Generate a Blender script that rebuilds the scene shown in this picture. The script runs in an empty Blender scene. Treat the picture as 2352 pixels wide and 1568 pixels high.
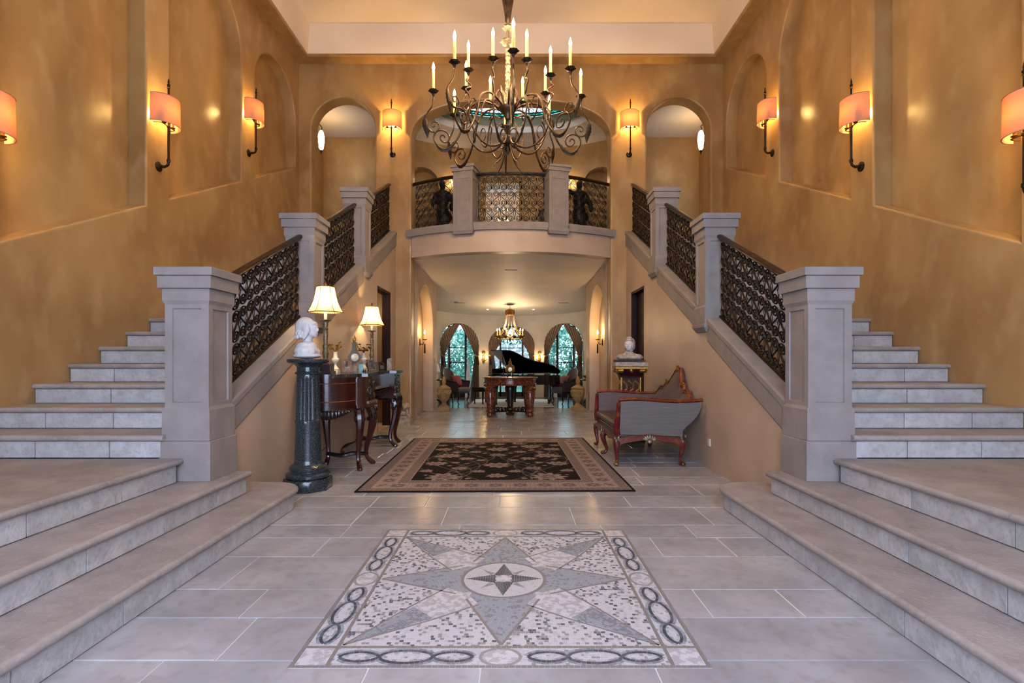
import bpy, bmesh, math, random
import numpy as np
from mathutils import Vector as V, Matrix, geometry
R = random.Random(7)
PI = math.pi
sc = bpy.context.scene
col = sc.collection

# ------------------------------------------------------------------ camera, world, light, exposure
cam_d = bpy.data.cameras.new('camera'); cam = bpy.data.objects.new('camera', cam_d); col.objects.link(cam)
cam.location = (0.03, 0, 1.25); cam.rotation_euler = (PI/2, 0, 0)
cam_d.sensor_width = 36; cam_d.lens = 1202/2352*36
cam_d.shift_x = -1/2352; cam_d.shift_y = 40/2352
cam_d.clip_start = 0.05; cam_d.clip_end = 300
sc.camera = cam
w = bpy.data.worlds.new('sky'); sc.world = w; w.use_nodes = True
bg = w.node_tree.nodes['Background']; bg.inputs[0].default_value = (0.62, 0.84, 1.0, 1); bg.inputs[1].default_value = 3.2
def area(name, loc, rot, sx, sy, power, color, portal=False):
    d = bpy.data.lights.new(name, 'AREA'); d.shape = 'RECTANGLE'; d.size = sx; d.size_y = sy
    d.energy = power; d.color = color
    if portal: d.cycles.is_portal = True
    o = bpy.data.objects.new(name, d); col.objects.link(o); o.location = loc; o.rotation_euler = rot
    return o
# area lamp added in the entrance behind the camera, standing in for cool daylight
area('added_entrance_light', (0, -1.5, 2.3), (math.radians(62), 0, 0), 4.4, 3.8, 385, (0.60, 0.68, 1.0)).data.spread = math.radians(165)
area('salon_window_portal', (0, 17.35, 1.2), (-PI/2, 0, 0), 4.6, 2.6, 1, (1, 1, 1), True)
area('skylight_portal', (0, 11.43, 6.95), (0, 0, 0), 2.8, 1.3, 1, (1, 1, 1), True)
sc.view_settings.view_transform = 'Standard'; sc.view_settings.look = 'None'
sc.view_settings.gamma = 1; sc.view_settings.use_curve_mapping = False
sc.view_settings.exposure = 0.0
sc.cycles.use_denoising = True
sc.cycles.max_bounces = 6; sc.cycles.diffuse_bounces = 3; sc.cycles.glossy_bounces = 2
sc.cycles.use_adaptive_sampling = True; sc.cycles.adaptive_threshold = .1; sc.cycles.adaptive_min_samples = 12
sc.cycles.transmission_bounces = 4; sc.cycles.transparent_max_bounces = 8
sc.cycles.caustics_reflective = False; sc.cycles.caustics_refractive = False
sc.cycles.sample_clamp_indirect = 4

# ------------------------------------------------------------------ materials
def lin(h):
    h = h.lstrip('#'); c = [int(h[i:i+2], 16)/255 for i in (0, 2, 4)]
    return tuple(x/12.92 if x <= .04045 else ((x+.055)/1.055)**2.4 for x in c) + (1,)
def mat(name, c1, c2=None, scale=4.0, rough=.5, metal=0., bump=0., bscale=60., vary=0., coat=0., stretch=(1, 1, 1),
        detail=3., spec=.5, fine=None, fscale=90., famt=.4, sheen=0., emit=None, estr=0., lo=.35, hi=.65, trans=0.):
    m = bpy.data.materials.new(name); m.use_nodes = True; nt = m.node_tree; N = nt.nodes; L = nt.links
    b = N['Principled BSDF']
    b.inputs['Roughness'].default_value = rough; b.inputs['Metallic'].default_value = metal
    b.inputs['Specular IOR Level'].default_value = spec
    b.inputs['Coat Weight'].default_value = coat; b.inputs['Coat Roughness'].default_value = .12
    if sheen: b.inputs['Sheen Weight'].default_value = sheen
    if trans: b.inputs['Transmission Weight'].default_value = trans
    c1 = lin(c1) if isinstance(c1, str) else c1
    out = None
    geo = N.new('ShaderNodeNewGeometry'); mp = N.new('ShaderNodeMapping'); mp.inputs['Scale'].default_value = stretch
    L.new(geo.outputs['Position'], mp.inputs['Vector'])
    def noise(s, d=3.):
        n = N.new('ShaderNodeTexNoise'); n.inputs['Scale'].default_value = s; n.inputs['Detail'].default_value = d
        L.new(mp.outputs['Vector'], n.inputs['Vector']); return n
    def ramp(src, p0, p1):
        r = N.new('ShaderNodeMapRange'); r.inputs['From Min'].default_value = p0; r.inputs['From Max'].default_value = p1
        L.new(src, r.inputs['Value']); return r.outputs['Result']
    if c2 is not None:
        c2 = lin(c2) if isinstance(c2, str) else c2
        mx = N.new('ShaderNodeMix'); mx.data_type = 'RGBA'
        mx.inputs['A'].default_value = c1; mx.inputs['B'].default_value = c2
        L.new(ramp(noise(scale, detail).outputs['Fac'], lo, hi), mx.inputs['Factor']); out = mx.outputs['Result']
    if fine is not None:
        mx = N.new('ShaderNodeMix'); mx.data_type = 'RGBA'
        f = ramp(noise(fscale, 2).outputs['Fac'], .5, .72); ml = N.new('ShaderNodeMath'); ml.operation = 'MULTIPLY'
        L.new(f, ml.inputs[0]); ml.inputs[1].default_value = famt
        L.new(ml.outputs[0], mx.inputs['Factor'])
        if out: L.new(out, mx.inputs['A'])
        else: mx.inputs['A'].default_value = c1
        mx.inputs['B'].default_value = lin(fine); out = mx.outputs['Result']
    if vary:
        oi = N.new('ShaderNodeObjectInfo'); hs = N.new('ShaderNodeHueSaturation')
        r = N.new('ShaderNodeMapRange'); r.inputs['To Min'].default_value = 1-vary; r.inputs['To Max'].default_value = 1+vary
        L.new(oi.outputs['Random'], r.inputs['Value']); L.new(r.outputs['Result'], hs.inputs['Value'])
        if out: L.new(out, hs.inputs['Color'])
        else: hs.inputs['Color'].default_value = c1
        out = hs.outputs['Color']
    if out: L.new(out, b.inputs['Base Color'])
    else: b.inputs['Base Color'].default_value = c1
    if bump:
        bn = N.new('ShaderNodeBump'); bn.inputs['Strength'].default_value = bump; bn.inputs['Distance'].default_value = .01
        L.new(noise(bscale, 2).outputs['Fac'], bn.inputs['Height']); L.new(bn.outputs['Normal'], b.inputs['Normal'])
    if emit:
        b.inputs['Emission Color'].default_value = lin(emit); b.inputs['Emission Strength'].default_value = estr
    return m
def shade_mat(name, c, em, estr):
    """lampshade cloth: lets the bulb's light through"""
    m = bpy.data.materials.new(name); m.use_nodes = True; nt = m.node_tree; N = nt.nodes; L = nt.links
    N.remove(N['Principled BSDF'])
    d = N.new('ShaderNodeBsdfDiffuse'); t = N.new('ShaderNodeBsdfTranslucent'); mx = N.new('ShaderNodeMixShader')
    d.inputs[0].default_value = lin(c); t.inputs[0].default_value = lin(em); mx.inputs[0].default_value = estr
    L.new(d.outputs[0], mx.inputs[1]); L.new(t.outputs[0], mx.inputs[2]); L.new(mx.outputs[0], N['Material Output'].inputs[0])
    return m
def glass_mat(name, c, gl=.08):
    m = bpy.data.materials.new(name); m.use_nodes = True; nt = m.node_tree; N = nt.nodes; L = nt.links
    N.remove(N['Principled BSDF'])
    t = N.new('ShaderNodeBsdfTransparent'); g = N.new('ShaderNodeBsdfGlossy'); mx = N.new('ShaderNodeMixShader')
    t.inputs[0].default_value = lin(c); g.inputs['Roughness'].default_value = .03; mx.inputs[0].default_value = gl
    L.new(t.outputs[0], mx.inputs[1]); L.new(g.outputs[0], mx.inputs[2]); L.new(mx.outputs[0], N['Material Output'].inputs[0])
    return m
def stripe_mat(name, c1, c2, freq, axis='UV', rough=.6):
    m = bpy.data.materials.new(name); m.use_nodes = True; nt = m.node_tree; N = nt.nodes; L = nt.links
    b = N['Principled BSDF']; b.inputs['Roughness'].default_value = rough; b.inputs['Sheen Weight'].default_value = .3
    a = N.new('ShaderNodeAttribute'); a.attribute_name = 'across'
    ml = N.new('ShaderNodeMath'); ml.operation = 'MULTIPLY'; ml.inputs[1].default_value = freq; L.new(a.outputs['Fac'], ml.inputs[0])
    sn = N.new('ShaderNodeMath'); sn.operation = 'SINE'; L.new(ml.outputs[0], sn.inputs[0])
    r = N.new('ShaderNodeMapRange'); r.inputs['From Min'].default_value = -.5; r.inputs['From Max'].default_value = .5; L.new(sn.outputs[0], r.inputs['Value'])
    mx = N.new('ShaderNodeMix'); mx.data_type = 'RGBA'; mx.inputs['A'].default_value = lin(c1); mx.inputs['B'].default_value = lin(c2)
    L.new(r.outputs['Result'], mx.inputs['Factor']); L.new(mx.outputs['Result'], b.inputs['Base Color'])
    return m
PL = mat('plaster_ochre', '#ae8a58', '#966f43', scale=1.3, rough=.36, bump=.10, bscale=9, fine='#b8986a', fscale=5, famt=.5, stretch=(1, 1, .6), spec=.45)
PLW = mat('plaster_pale', '#c0a78f', '#b09680', scale=1.2, rough=.42, bump=.08, bscale=9, spec=.4)
PLS = mat('plaster_salon', '#c6bdaa', '#b6ab97', scale=1.5, rough=.5, bump=.06, bscale=10)
CEIL = mat('ceiling_cream', '#ecd9c4', '#e6d0b8', scale=1.0, rough=.75)
CEILW = mat('ceiling_white', '#e2d9d2', '#dad0c8', scale=1.0, rough=.6)
LIME = mat('limestone_riser', '#b8b4b1', '#a5a19e', scale=9, rough=.7, bump=.35, bscale=45, fine='#8a8580', fscale=34, famt=.4, vary=.06)
TREAD = mat('limestone_tread', '#9a908b', '#887e79', scale=5, rough=.52, bump=.2, bscale=50, fine='#a89d95', fscale=40, famt=.5, vary=.05)
CAST = mat('cast_stone', '#8d827c', '#827771', scale=6, rough=.75, bump=.12, bscale=120, fine='#958d8c', fscale=160, famt=.4)
TILE = mat('floor_limestone', '#a6a2a2', '#928e8f', scale=2.6, rough=.24, bump=.06, bscale=30, fine='#8d8580', fscale=14, famt=.55, vary=.10, spec=.5)
GROUT = mat('grout', '#c9c4c0', rough=.8)
IRON = mat('wrought_iron', '#3d2e20', '#221a14', scale=30, rough=.45, metal=.75, bump=.2, bscale=90)
IRONB = mat('bronze_iron', '#6a5038', '#3c2d22', scale=14, rough=.42, metal=.8, bump=.25, bscale=60)
RAILM = mat('bronze_handrail', '#4a3826', '#33261b', scale=10, rough=.35, metal=.8)
CANDLE = mat('candle_wax', '#e8c070', rough=.5, emit='#ffb347', estr=.35)
FLAME = mat('bulb_glow', '#fff2d0', emit='#ffdca0', estr=45)
SHADE = shade_mat('linen_shade', '#c48a70', '#d8824e', .08)
SHADEI = shade_mat('silk_shade', '#e8c890', '#ffd28a', .6)
BRASS = mat('aged_brass', '#8d6a34', '#6a4d24', scale=20, rough=.35, metal=.9)
GOLD = mat('gilding', '#a9782c', '#7e5520', scale=40, rough=.38, metal=.75, bump=.3, bscale=80)
SILV = mat('silvered_leaf', '#9a8a70', '#6d604c', scale=50, rough=.4, metal=.6, bump=.4, bscale=90)
WOODD = mat('dark_carved_wood', '#1f0e0d', '#120808', scale=12, rough=.3, bump=.3, bscale=50, coat=.3)
MAHOG = mat('mahogany', '#40150f', '#2a0d0a', scale=6, rough=.22, coat=.5, stretch=(1, 1, 8))
DOORW = mat('door_wood', '#2c120c', '#1b0a08', scale=4, rough=.5, spec=.2, stretch=(6, 6, .6))
MARB = mat('dark_marble_top', '#1d1c1c', '#3a3734', scale=14, rough=.14, fine='#8a8580', fscale=20, famt=.5, spec=.6)
GRAN = mat('green_granite', '#20262a', '#12171a', scale=60, rough=.2, fine='#6d7a7e', fscale=240, famt=.6, spec=.6, detail=2)
WHITE = mat('white_marble', '#cfc9c6', '#c3bcb9', scale=9, rough=.5, bump=.05, bscale=40)
STONEB = mat('weathered_marble', '#b8aa98', '#8e7f70', scale=16, rough=.65, bump=.2, bscale=60)
SAND = mat('sandstone_urn', '#a98a5e', '#8e7048', scale=12, rough=.8, bump=.25, bscale=60)
PORC = mat('cream_porcelain', '#e6dcc4', rough=.25, coat=.4)
REDL = mat('red_lacquer', '#6c1a1e', '#4e1115', scale=12, rough=.35, coat=.2, fine='#a8742e', fscale=16, famt=.35)
SATB = mat('grey_blue_satin', '#6c655e', '#615a54', scale=4, rough=.45, sheen=.4, stretch=(1, 1, 14))
SATM = mat('mauve_satin', '#5a3f36', '#4b342c', scale=6, rough=.5, sheen=.08, stretch=(1, 1, 10))
LEATH = mat('brown_leather', '#4b3733', '#3d2c29', scale=14, rough=.38, bump=.2, bscale=70)
BLACKL = mat('piano_lacquer', '#0a0a0b', rough=.08, coat=.6)
REDMAR = mat('red_marble', '#6b2b1a', '#3d170f', scale=18, rough=.2, fine='#b07a4a', fscale=40, famt=.5, coat=.4)
SALFL = mat('salon_floor', '#4a4440', '#3a3532', scale=6, rough=.16, stretch=(4, .6, 1))
WRUG = mat('white_rug', '#c9c6c2', '#b9b5b0', scale=8, rough=.9)
DAMASK = mat('damask', '#6d625c', '#3c322f', scale=40, rough=.7)
PLUM = mat('plum_velvet', '#3b2226', '#2a171b', scale=20, rough=.6, sheen=.4)
REDV = mat('red_cushion', '#8a2f2a', '#702420', scale=20, rough=.7)
BRONZE = mat('dark_bronze', '#181210', '#0e0a09', scale=30, rough=.4, metal=.5)
PANE = glass_mat('clear_glass', '#e6f4f4', .06)
TEALG = glass_mat('teal_glass', '#2fb7a8', .05)
PLASTIC = mat('white_plastic', '#d8d4cc', rough=.4)
LAWN = mat('lawn', '#5f9a86', '#4c8571', scale=3, rough=.9)
LEAF1 = mat('leaf_green', '#5f9a86', '#3f7a66', scale=2, rough=.6, vary=.2)
LEAF2 = mat('leaf_pale', '#93c4b4', '#6ba08c', scale=2, rough=.6, vary=.2)
BARK = mat('bark', '#4a4038', '#352d27', scale=20, rough=.9)
CURT = stripe_mat('striped_silk', '#3f2c22', '#9a7a58', 2*PI*17)
SHEER = mat('white_sheer', '#dfe3e6', rough=.8)

# ------------------------------------------------------------------ mesh helpers
class MB:
    def __init__(s): s.v = []; s.f = []; s.m = []
    def add(s, vs, fs, mi=0):
        o = len(s.v); s.v += [tuple(p) for p in vs]
        for f in fs: s.f.append([i+o for i in f]); s.m.append(mi)
        return s
    def box(s, x0, x1, y0, y1, z0, z1, bev=0., mi=0):
        if x0 > x1: x0, x1 = x1, x0
        if bev:
            b = bev
            prof = [(z0, 0), (z1-b, 0), (z1, b)]
            vs = []
            for z, i in prof: vs += [(x0+i, y0+i, z), (x1-i, y0+i, z), (x1-i, y1-i, z), (x0+i, y1-i, z)]
            fs = [(3, 2, 1, 0), (8, 9, 10, 11)]
            for k in (0, 4):
                for i in range(4): fs.append((k+i, k+(i+1) % 4, k+4+(i+1) % 4, k+4+i))
            return s.add(vs, fs, mi)
        vs = [(x0, y0, z0), (x1, y0, z0), (x1, y1, z0), (x0, y1, z0), (x0, y0, z1), (x1, y0, z1), (x1, y1, z1), (x0, y1, z1)]
        return s.add(vs, [(3, 2, 1, 0), (4, 5, 6, 7), (0, 1, 5, 4), (1, 2, 6, 5), (2, 3, 7, 6), (3, 0, 4, 7)], mi)
    def lathe(s, prof, n=20, c=(0, 0, 0), mod=None, sx=1., sy=1., cap=True, mi=0, ph=0.):
        vs = []; k = len(prof)
        for j, (r, z) in enumerate(prof):
            for i in range(n):
                a = 2*PI*i/n+ph; rr = r*(mod(a, z) if mod else 1)
                vs.append((c[0]+rr*math.cos(a)*sx, c[1]+rr*math.sin(a)*sy, c[2]+z))
        fs = [(j*n+i, j*n+(i+1) % n, (j+1)*n+(i+1) % n, (j+1)*n+i) for j in range(k-1) for i in range(n)]
        if cap:
            fs.append(list(range(n))[::-1]); fs.append([(k-1)*n+i for i in range(n)])
        return s.add(vs, fs, mi)
    def tube(s, pts, rad, n=6, closed=False, mi=0, flat=1.):
        pts = [V(p) for p in pts]; k = len(pts)
        rad = [rad]*k if not hasattr(rad, '__len__') else rad
        t0 = (pts[1]-pts[0]).normalized()
        up = V((0, 0, 1)) if abs(t0.z) < .9 else V((1, 0, 0))
        nrm = (up-t0*up.dot(t0)).normalized(); vs = []
        for i in range(k):
            if closed: t = (pts[(i+1) % k]-pts[i-1])
            else: t = pts[min(i+1, k-1)]-pts[max(i-1, 0)]
            t = t.normalized() if t.length > 1e-9 else t0
            nrm = (nrm-t*nrm.dot(t)); nrm = nrm.normalized() if nrm.length > 1e-6 else V((1, 0, 0))
            bn = t.cross(nrm)
            for j in range(n):
                a = 2*PI*j/n
                vs.append(pts[i]+nrm*(rad[i]*math.cos(a))+bn*(rad[i]*flat*math.sin(a)))
        fs = [(i*n+j, i*n+(j+1) % n, ((i+1) % k)*n+(j+1) % n, ((i+1) % k)*n+j) for i in range(k if closed else k-1) for j in range(n)]
        if not closed: fs += [list(range(n))[::-1], [(k-1)*n+j for j in range(n)]]
        return s.add(vs, fs, mi)
    def prism(s, poly, z0, z1, P=None, mi=0):
        """2-D polygon pushed from z0 to z1; P maps (u, v, h) to a point"""
        P = P or (lambda u, v, h: (u, v, h)); n = len(poly)
        vs = [P(u, v, z0) for u, v in poly]+[P(u, v, z1) for u, v in poly]
        fs = [(i, (i+1) % n, n+(i+1) % n, n+i) for i in range(n)]
        tri = geometry.tessellate_polygon([[V((u, v, 0)) for u, v in poly]])
        fs += [t for t in tri]+[tuple(i+n for i in t) for t in tri]
        return s.add(vs, fs, mi)
    def ball(s, c, r, nu=10, nv=7, rot=None, mi=0):
        r = (r, r, r) if not hasattr(r, '__len__') else r
        vs = []; M = rot
        for j in range(1, nv):
            th = PI*j/nv
            for i in range(nu):
                a = 2*PI*i/nu; p = V((r[0]*math.sin(th)*math.cos(a), r[1]*math.sin(th)*math.sin(a), r[2]*math.cos(th)))
                vs.append((M @ p if M else p)+V(c))
        p = V((0, 0, r[2])); vs.append((M @ p if M else p)+V(c)); p = -p; vs.append((M @ p if M else p)+V(c))
        fs = [(j*nu+i, j*nu+(i+1) % nu, (j+1)*nu+(i+1) % nu, (j+1)*nu+i) for j in range(nv-2) for i in range(nu)]
        t = (nv-1)*nu
        fs += [(t, (i+1) % nu, i) for i in range(nu)]+[(t+1, (nv-2)*nu+i, (nv-2)*nu+(i+1) % nu) for i in range(nu)]
        return s.add(vs, fs, mi)
    def grid(s, rows, closed=False, mi=0):
        n = len(rows[0]); vs = [p for r in rows for p in r]
        fs = [(j*n+i, j*n+(i+1) % n, (j+1)*n+(i+1) % n, (j+1)*n+i) for j in range(len(rows)-1) for i in range(n if closed else n-1)]
        return s.add(vs, fs, mi)
    def mirror_x(s):
        s.v = [(-x, y, z) for x, y, z in s.v]; s.f = [f[::-1] for f in s.f]; return s
    def xf(s, M):
        s.v = [tuple(M @ V(p)) for p in s.v]; return s
    def mesh(s, name, mats, smooth=40., fixn=True):
        me = bpy.data.meshes.new(name); me.from_pydata(s.v, [], s.f)
        for m in (mats if isinstance(mats, (list, tuple)) else [mats]): me.materials.append(m)
        if any(s.m): me.polygons.foreach_set('material_index', s.m)
        if fixn:
            bm = bmesh.new(); bm.from_mesh(me); bmesh.ops.recalc_face_normals(bm, faces=bm.faces); bm.to_mesh(me); bm.free()
        if smooth:
            me.shade_smooth(); me.set_sharp_from_angle(angle=math.radians(smooth))
        me.update(); return me
    def build(s, name, mats, parent=None, smooth=40., fixn=True):
        return put(name, s.mesh(name, mats, smooth, fixn), parent)
def put(name, me, parent=None, M=None):
    o = bpy.data.objects.new(name, me); col.objects.link(o)
    if parent is not None: o.parent = parent
    if M is not None: o.matrix_basis = M
    return o
def tag(o, label, cat, group=None):
    o['label'] = label; o['category'] = cat
    if group: o['group'] = group
    return o
def thing(name, label, cat, loc=(0, 0, 0), rz=0., group=None):
    o = bpy.data.objects.new(name, None); col.objects.link(o); o.location = loc; o.rotation_euler = (0, 0, rz)
    o.empty_display_size = .1
    return tag(o, label, cat, group)
def struct(o): o['kind'] = 'structure'; return o
def copy_tree(o, parent=None):
    c = o.copy(); col.objects.link(c); c.parent = parent
    for ch in list(o.children): copy_tree(ch, c)
    return c
def bulb(parent, loc, power, color=(1, .62, .28), r=.02):
    d = bpy.data.lights.new('bulb_light', 'POINT'); d.energy = power; d.color = color; d.shadow_soft_size = r
    o = bpy.data.objects.new('bulb_light', d); col.objects.link(o); o.location = loc
    if parent is not None: o.parent = parent
    return o
def blobs(name, items, m, parent=None, vox=.012, smooth=6):
    """ellipsoids fused into one continuous carved surface. items: (centre, radii, rot xyz degrees)"""
    mb = MB()
    for it in items:
        c, r = it[0], it[1]; rot = None
        if len(it) > 2: rot = (Matrix.Rotation(math.radians(it[2][2]), 3, 'Z') @ Matrix.Rotation(math.radians(it[2][1]), 3, 'Y') @ Matrix.Rotation(math.radians(it[2][0]), 3, 'X'))
        mb.ball(c, r, 14, 10, rot)
    o = mb.build(name, m, parent)
    md = o.modifiers.new('fuse', 'REMESH'); md.mode = 'VOXEL'; md.voxel_size = vox; md.use_smooth_shade = True
    if smooth:
        sm = o.modifiers.new('soften', 'SMOOTH'); sm.iterations = smooth; sm.factor = .5
    return o
def smoothpath(pts, n=6):
    """Catmull-Rom through points"""
    P = [V(p) for p in pts]; P = [P[0]*2-P[1]]+P+[P[-1]*2-P[-2]]; out = []
    for i in range(1, len(P)-2):
        a, b, c, d = P[i-1:i+3]
        for k in range(n):
            t = k/n
            out.append(.5*((2*b)+(c-a)*t+(2*a-5*b+4*c-d)*t*t+(3*b-a-3*c+d)*t**3))
    out.append(P[-2]); return out
def lerp(a, b, t): return a+(b-a)*t
def interp(tab, x):
    if x <= tab[0][0]: return tab[0][1]
    for (a, p), (b, q) in zip(tab, tab[1:]):
        if x <= b: return p+(q-p)*(x-a)/(b-a)
    return tab[-1][1]

# ------------------------------------------------------------------ key dimensions (metres)
W = 4.17          # side walls
YE = 10.3         # end wall
RI, TR, Y4 = .172, .366, 3.84   # riser, tread, nosing of the fourth step
ZF = 21*RI        # upper floor
SL = RI/TR        # stair slope
XI = 2.27         # wall below the stair
OP = 1.96         # half of the big opening
# ------------------------------------------------------------------ the shell
def offset(poly, r):
    n = len(poly); out = []
    for i in range(n):
        a, b, c = V(poly[i-1]), V(poly[i]), V(poly[(i+1) % n])
        e1, e2 = (b-a).normalized(), (c-b).normalized()
        n1, n2 = V((e1.y, -e1.x)), V((e2.y, -e2.x))
        m = n1+n2; m = m/max(.3, 1+n1.dot(n2))
        out.append(tuple(b+m*r))
    return out
def arch(u0, u1, zb0, zb1, spring, rise, n=20, power=2.0):
    c, h = (u0+u1)/2, (u1-u0)/2; pts = [(u0, zb0), (u1, zb1)]
    for i in range(n+1):
        a = PI*i/n; cx, sx = math.cos(a), math.sin(a)
        e = 2/power
        pts.append((c+h*math.copysign(abs(cx)**e, cx), spring+rise*abs(sx)**e))
    return pts
def wall_panel(mb, outer, holes, P):
    rings = [[V((u, v, 0)) for u, v in outer]]; flat = list(outer)
    for pts, depth, closed, rd in holes:
        fr = offset(pts, rd); rings.append([V((u, v, 0)) for u, v in fr]); flat += fr
    mb.add([P(u, v, 0) for u, v in flat], geometry.tessellate_polygon(rings))
    for pts, depth, closed, rd in holes:
        rows = []
        for k in range(5):
            a = PI/2*k/4; o = offset(pts, rd*(1-math.sin(a))); rows.append([P(u, v, rd*(1-math.cos(a))) for u, v in o])
        rows.append([P(u, v, depth) for u, v in pts]); mb.grid(rows, True)
        if closed: mb.add(rows[-1], geometry.tessellate_polygon([[V((u, v, 0)) for u, v in pts]]))
NICHES = [(4.27, 6.0), (6.42, 8.12), (8.54, 10.14)]
zb = lambda y: 3.02+SL*(y-6.01)
for s, side in ((-1, 'left'), (1, 'right')):
    mb = MB()
    holes = [(arch(a, b, zb(a), zb(b), 5.95 if i < 2 else 5.8, .80 if i < 2 else .76), .2, True, .025) for i, (a, b) in enumerate(NICHES)]
    wall_panel(mb, [(-1.6, -.05), (YE, -.05), (YE, 7.05), (-1.6, 7.05)], holes, lambda u, v, d: (s*(W+d), u, v))
    struct(mb.build('wall_'+side, PL, smooth=50))
mb = MB()
cop = arch(-OP, OP, .0, .0, 5.56, .80, 32, 2.5)
wall_panel(mb, [(-W, -.05), (W, -.05), (W, 7.05), (-W, 7.05)],
           [(arch(-3.93, -2.67, ZF, ZF, 5.76, .63), .3, False, .03), (arch(2.67, 3.93, ZF, ZF, 5.76, .63), .3, False, .03), (cop, .35, False, .03)],
           lambda u, v, d: (u, YE+d, v))
struct(mb.build('wall_back', PL, smooth=50))
mb = MB()
wall_panel(mb, [(-W, -.05), (W, -.05), (W, 7.05), (-W, 7.05)], [([(-2.2, .1), (2.2, .1), (2.2, 4.8), (-2.2, 4.8)], .2, False, .01)], lambda u, v, d: (u, -1.6-d, v))
struct(mb.build('wall_front', PLW))
# cornice and tray ceiling
def U(i): return [(-W+i, -1.6), (-W+i, YE-i), (W-i, YE-i), (W-i, -1.6)]
mb = MB(); mb.grid([[(x, y, z) for x, y in U(i)] for i, z in ((0, 7.05), (.25, 7.05), (.27, 7.07), (.27, 7.10))])
struct(mb.build('trim_1', PL))
mb = MB(); mb.grid([[(x, y, z) for x, y in U(i)] for i, z in ((.27, 7.10), (.29, 7.13), (.335, 7.64))])
mb.add([(x, y, 7.64) for x, y in U(.335)], [(0, 1, 2, 3)])
struct(mb.build('ceiling', CEIL))
# balcony plan
BOW = .62; RB = (OP**2+BOW**2)/(2*BOW); CYB = YE-BOW+RB
def yb(x, o=0.): return CYB-math.sqrt(max((RB+o)**2-x*x, 0))
xs = [OP*(-1+2*i/24) for i in range(25)]
mb = MB(); mb.grid([[(x, yb(x), z) for x in xs] for z in (3.24, 3.66)]); mb.grid([[(x, yb(x, -.25), z) for x in xs] for z in (3.24, 3.66)])
mb.grid([[(x, yb(x, o), 3.24) for x in xs] for o in (0, -.25)])
struct(mb.build('wall_balcony', PLW))
mb = MB(); xl = [2.06*(-1+2*i/24) for i in range(25)]
ybl = lambda x, o: min(CYB-math.sqrt((RB+o)**2-x*x), YE-.02)
mb.grid([[(x, ybl(x, o), z) for x in xl] for o, z in ((0, 3.64), (.055, 3.64), (.055, 3.74), (.045, 3.765), (.03, 3.79), (-.2, 3.79), (-.2, 3.62))])
for k in (0, 24):
    x = xl[k]; mb.add([(x, ybl(x, o), z) for o, z in ((.055, 3.64), (.055, 3.74), (.03, 3.79), (-.2, 3.79), (-.2, 3.64))], [(0, 1, 2, 3, 4)])
struct(mb.build('trim_2', CAST))
# gallery floor, walls, ceiling with an oval skylight
mb = MB(); mb.prism([(x, yb(x, -.05)) for x in xs]+[(4.6, YE+.02), (4.6, 13.6), (-4.6, 13.6), (-4.6, YE+.02)], 3.3, ZF)
struct(mb.build('floor_gallery', TILE, smooth=0))
def curved_wall(mb, pos, ss, z0, zt, ops, depth, closed):
    """ops: (s0, s1, bottom, spring, rise)"""
    ss = sorted(set(ss+[q for o in ops for q in (o[0], o[1])]+[lerp(o[0], o[1], .5-.5*math.cos(PI*k/16)) for o in ops for k in range(1, 16)]))
    def h(o, s):
        t = 2*(s-o[0])/(o[1]-o[0])-1; return o[3]+o[4]*math.sqrt(max(0, 1-t*t))
    P = lambda s, d, z: tuple(pos(s, d))+(z,)
    for a, b in zip(ss, ss[1:]):
        m = (a+b)/2; o = next((o for o in ops if o[0] < m < o[1]), None)
        if o is None: mb.add([P(a, 0, z0), P(b, 0, z0), P(b, 0, zt), P(a, 0, zt)], [(0, 1, 2, 3)]); continue
        ha, hb = h(o, a), h(o, b)
        if o[2] > z0: mb.add([P(a, 0, z0), P(b, 0, z0), P(b, 0, o[2]), P(a, 0, o[2])], [(0, 1, 2, 3)])
        mb.add([P(a, 0, ha), P(b, 0, hb), P(b, 0, zt), P(a, 0, zt)], [(0, 1, 2, 3)])
        mb.add([P(a, 0, ha), P(b, 0, hb), P(b, depth, hb), P(a, depth, ha)], [(0, 1, 2, 3)])
        mb.add([P(a, 0, o[2]), P(b, 0, o[2]), P(b, depth, o[2]), P(a, depth, o[2])], [(0, 1, 2, 3)])
        if closed: mb.add([P(a, depth, o[2]), P(b, depth, o[2]), P(b, depth, hb), P(a, depth, ha)], [(0, 1, 2, 3)])
    for o in ops:
        for s in (o[0], o[1]): mb.add([P(s, 0, o[2]), P(s, depth, o[2]), P(s, depth, o[3]), P(s, 0, o[3])], [(0, 1, 2, 3)])
gal = lambda x, d: (x, (12.4+.8*(1-(x/2.55)**2) if abs(x) < 2.55 else 12.4)+d)
mb = MB(); curved_wall(mb, gal, [-4.6+9.2*i/46 for i in range(47)], ZF-.02, 6.52, [(-2.45, -1.78, ZF, 5.55, .33), (1.78, 2.45, ZF, 5.55, .33)], .35, True)
for x in (-4.45, 4.45): mb.add([(x, YE+.2, ZF), (x, 13, ZF), (x, 13, 6.52), (x, YE+.2, 6.52)], [(0, 1, 2, 3)])
struct(mb.build('wall_gallery', PL, smooth=50))
ell = lambda a, b, z, n=48: [(a*math.cos(2*PI*i/n), 11.43+b*math.sin(2*PI*i/n), z) for i in range(n)]
mb = MB(); o = [(-4.6, YE+.28), (4.6, YE+.28), (4.6, 13.8), (-4.6, 13.8)]; e = ell(1.68, .73, 0)
mb.add([(x, y, 6.5) for x, y in o]+[(x, y, 6.5) for x, y, z in e], geometry.tessellate_polygon([[V((x, y, 0)) for x, y in o], [V(p) for p in e]]))
struct(mb.build('ceiling_gallery', CEILW))
sky = thing('skylight', 'oval stained glass skylight with teal border above the gallery', 'skylight', (0, 0, 0))
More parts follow.
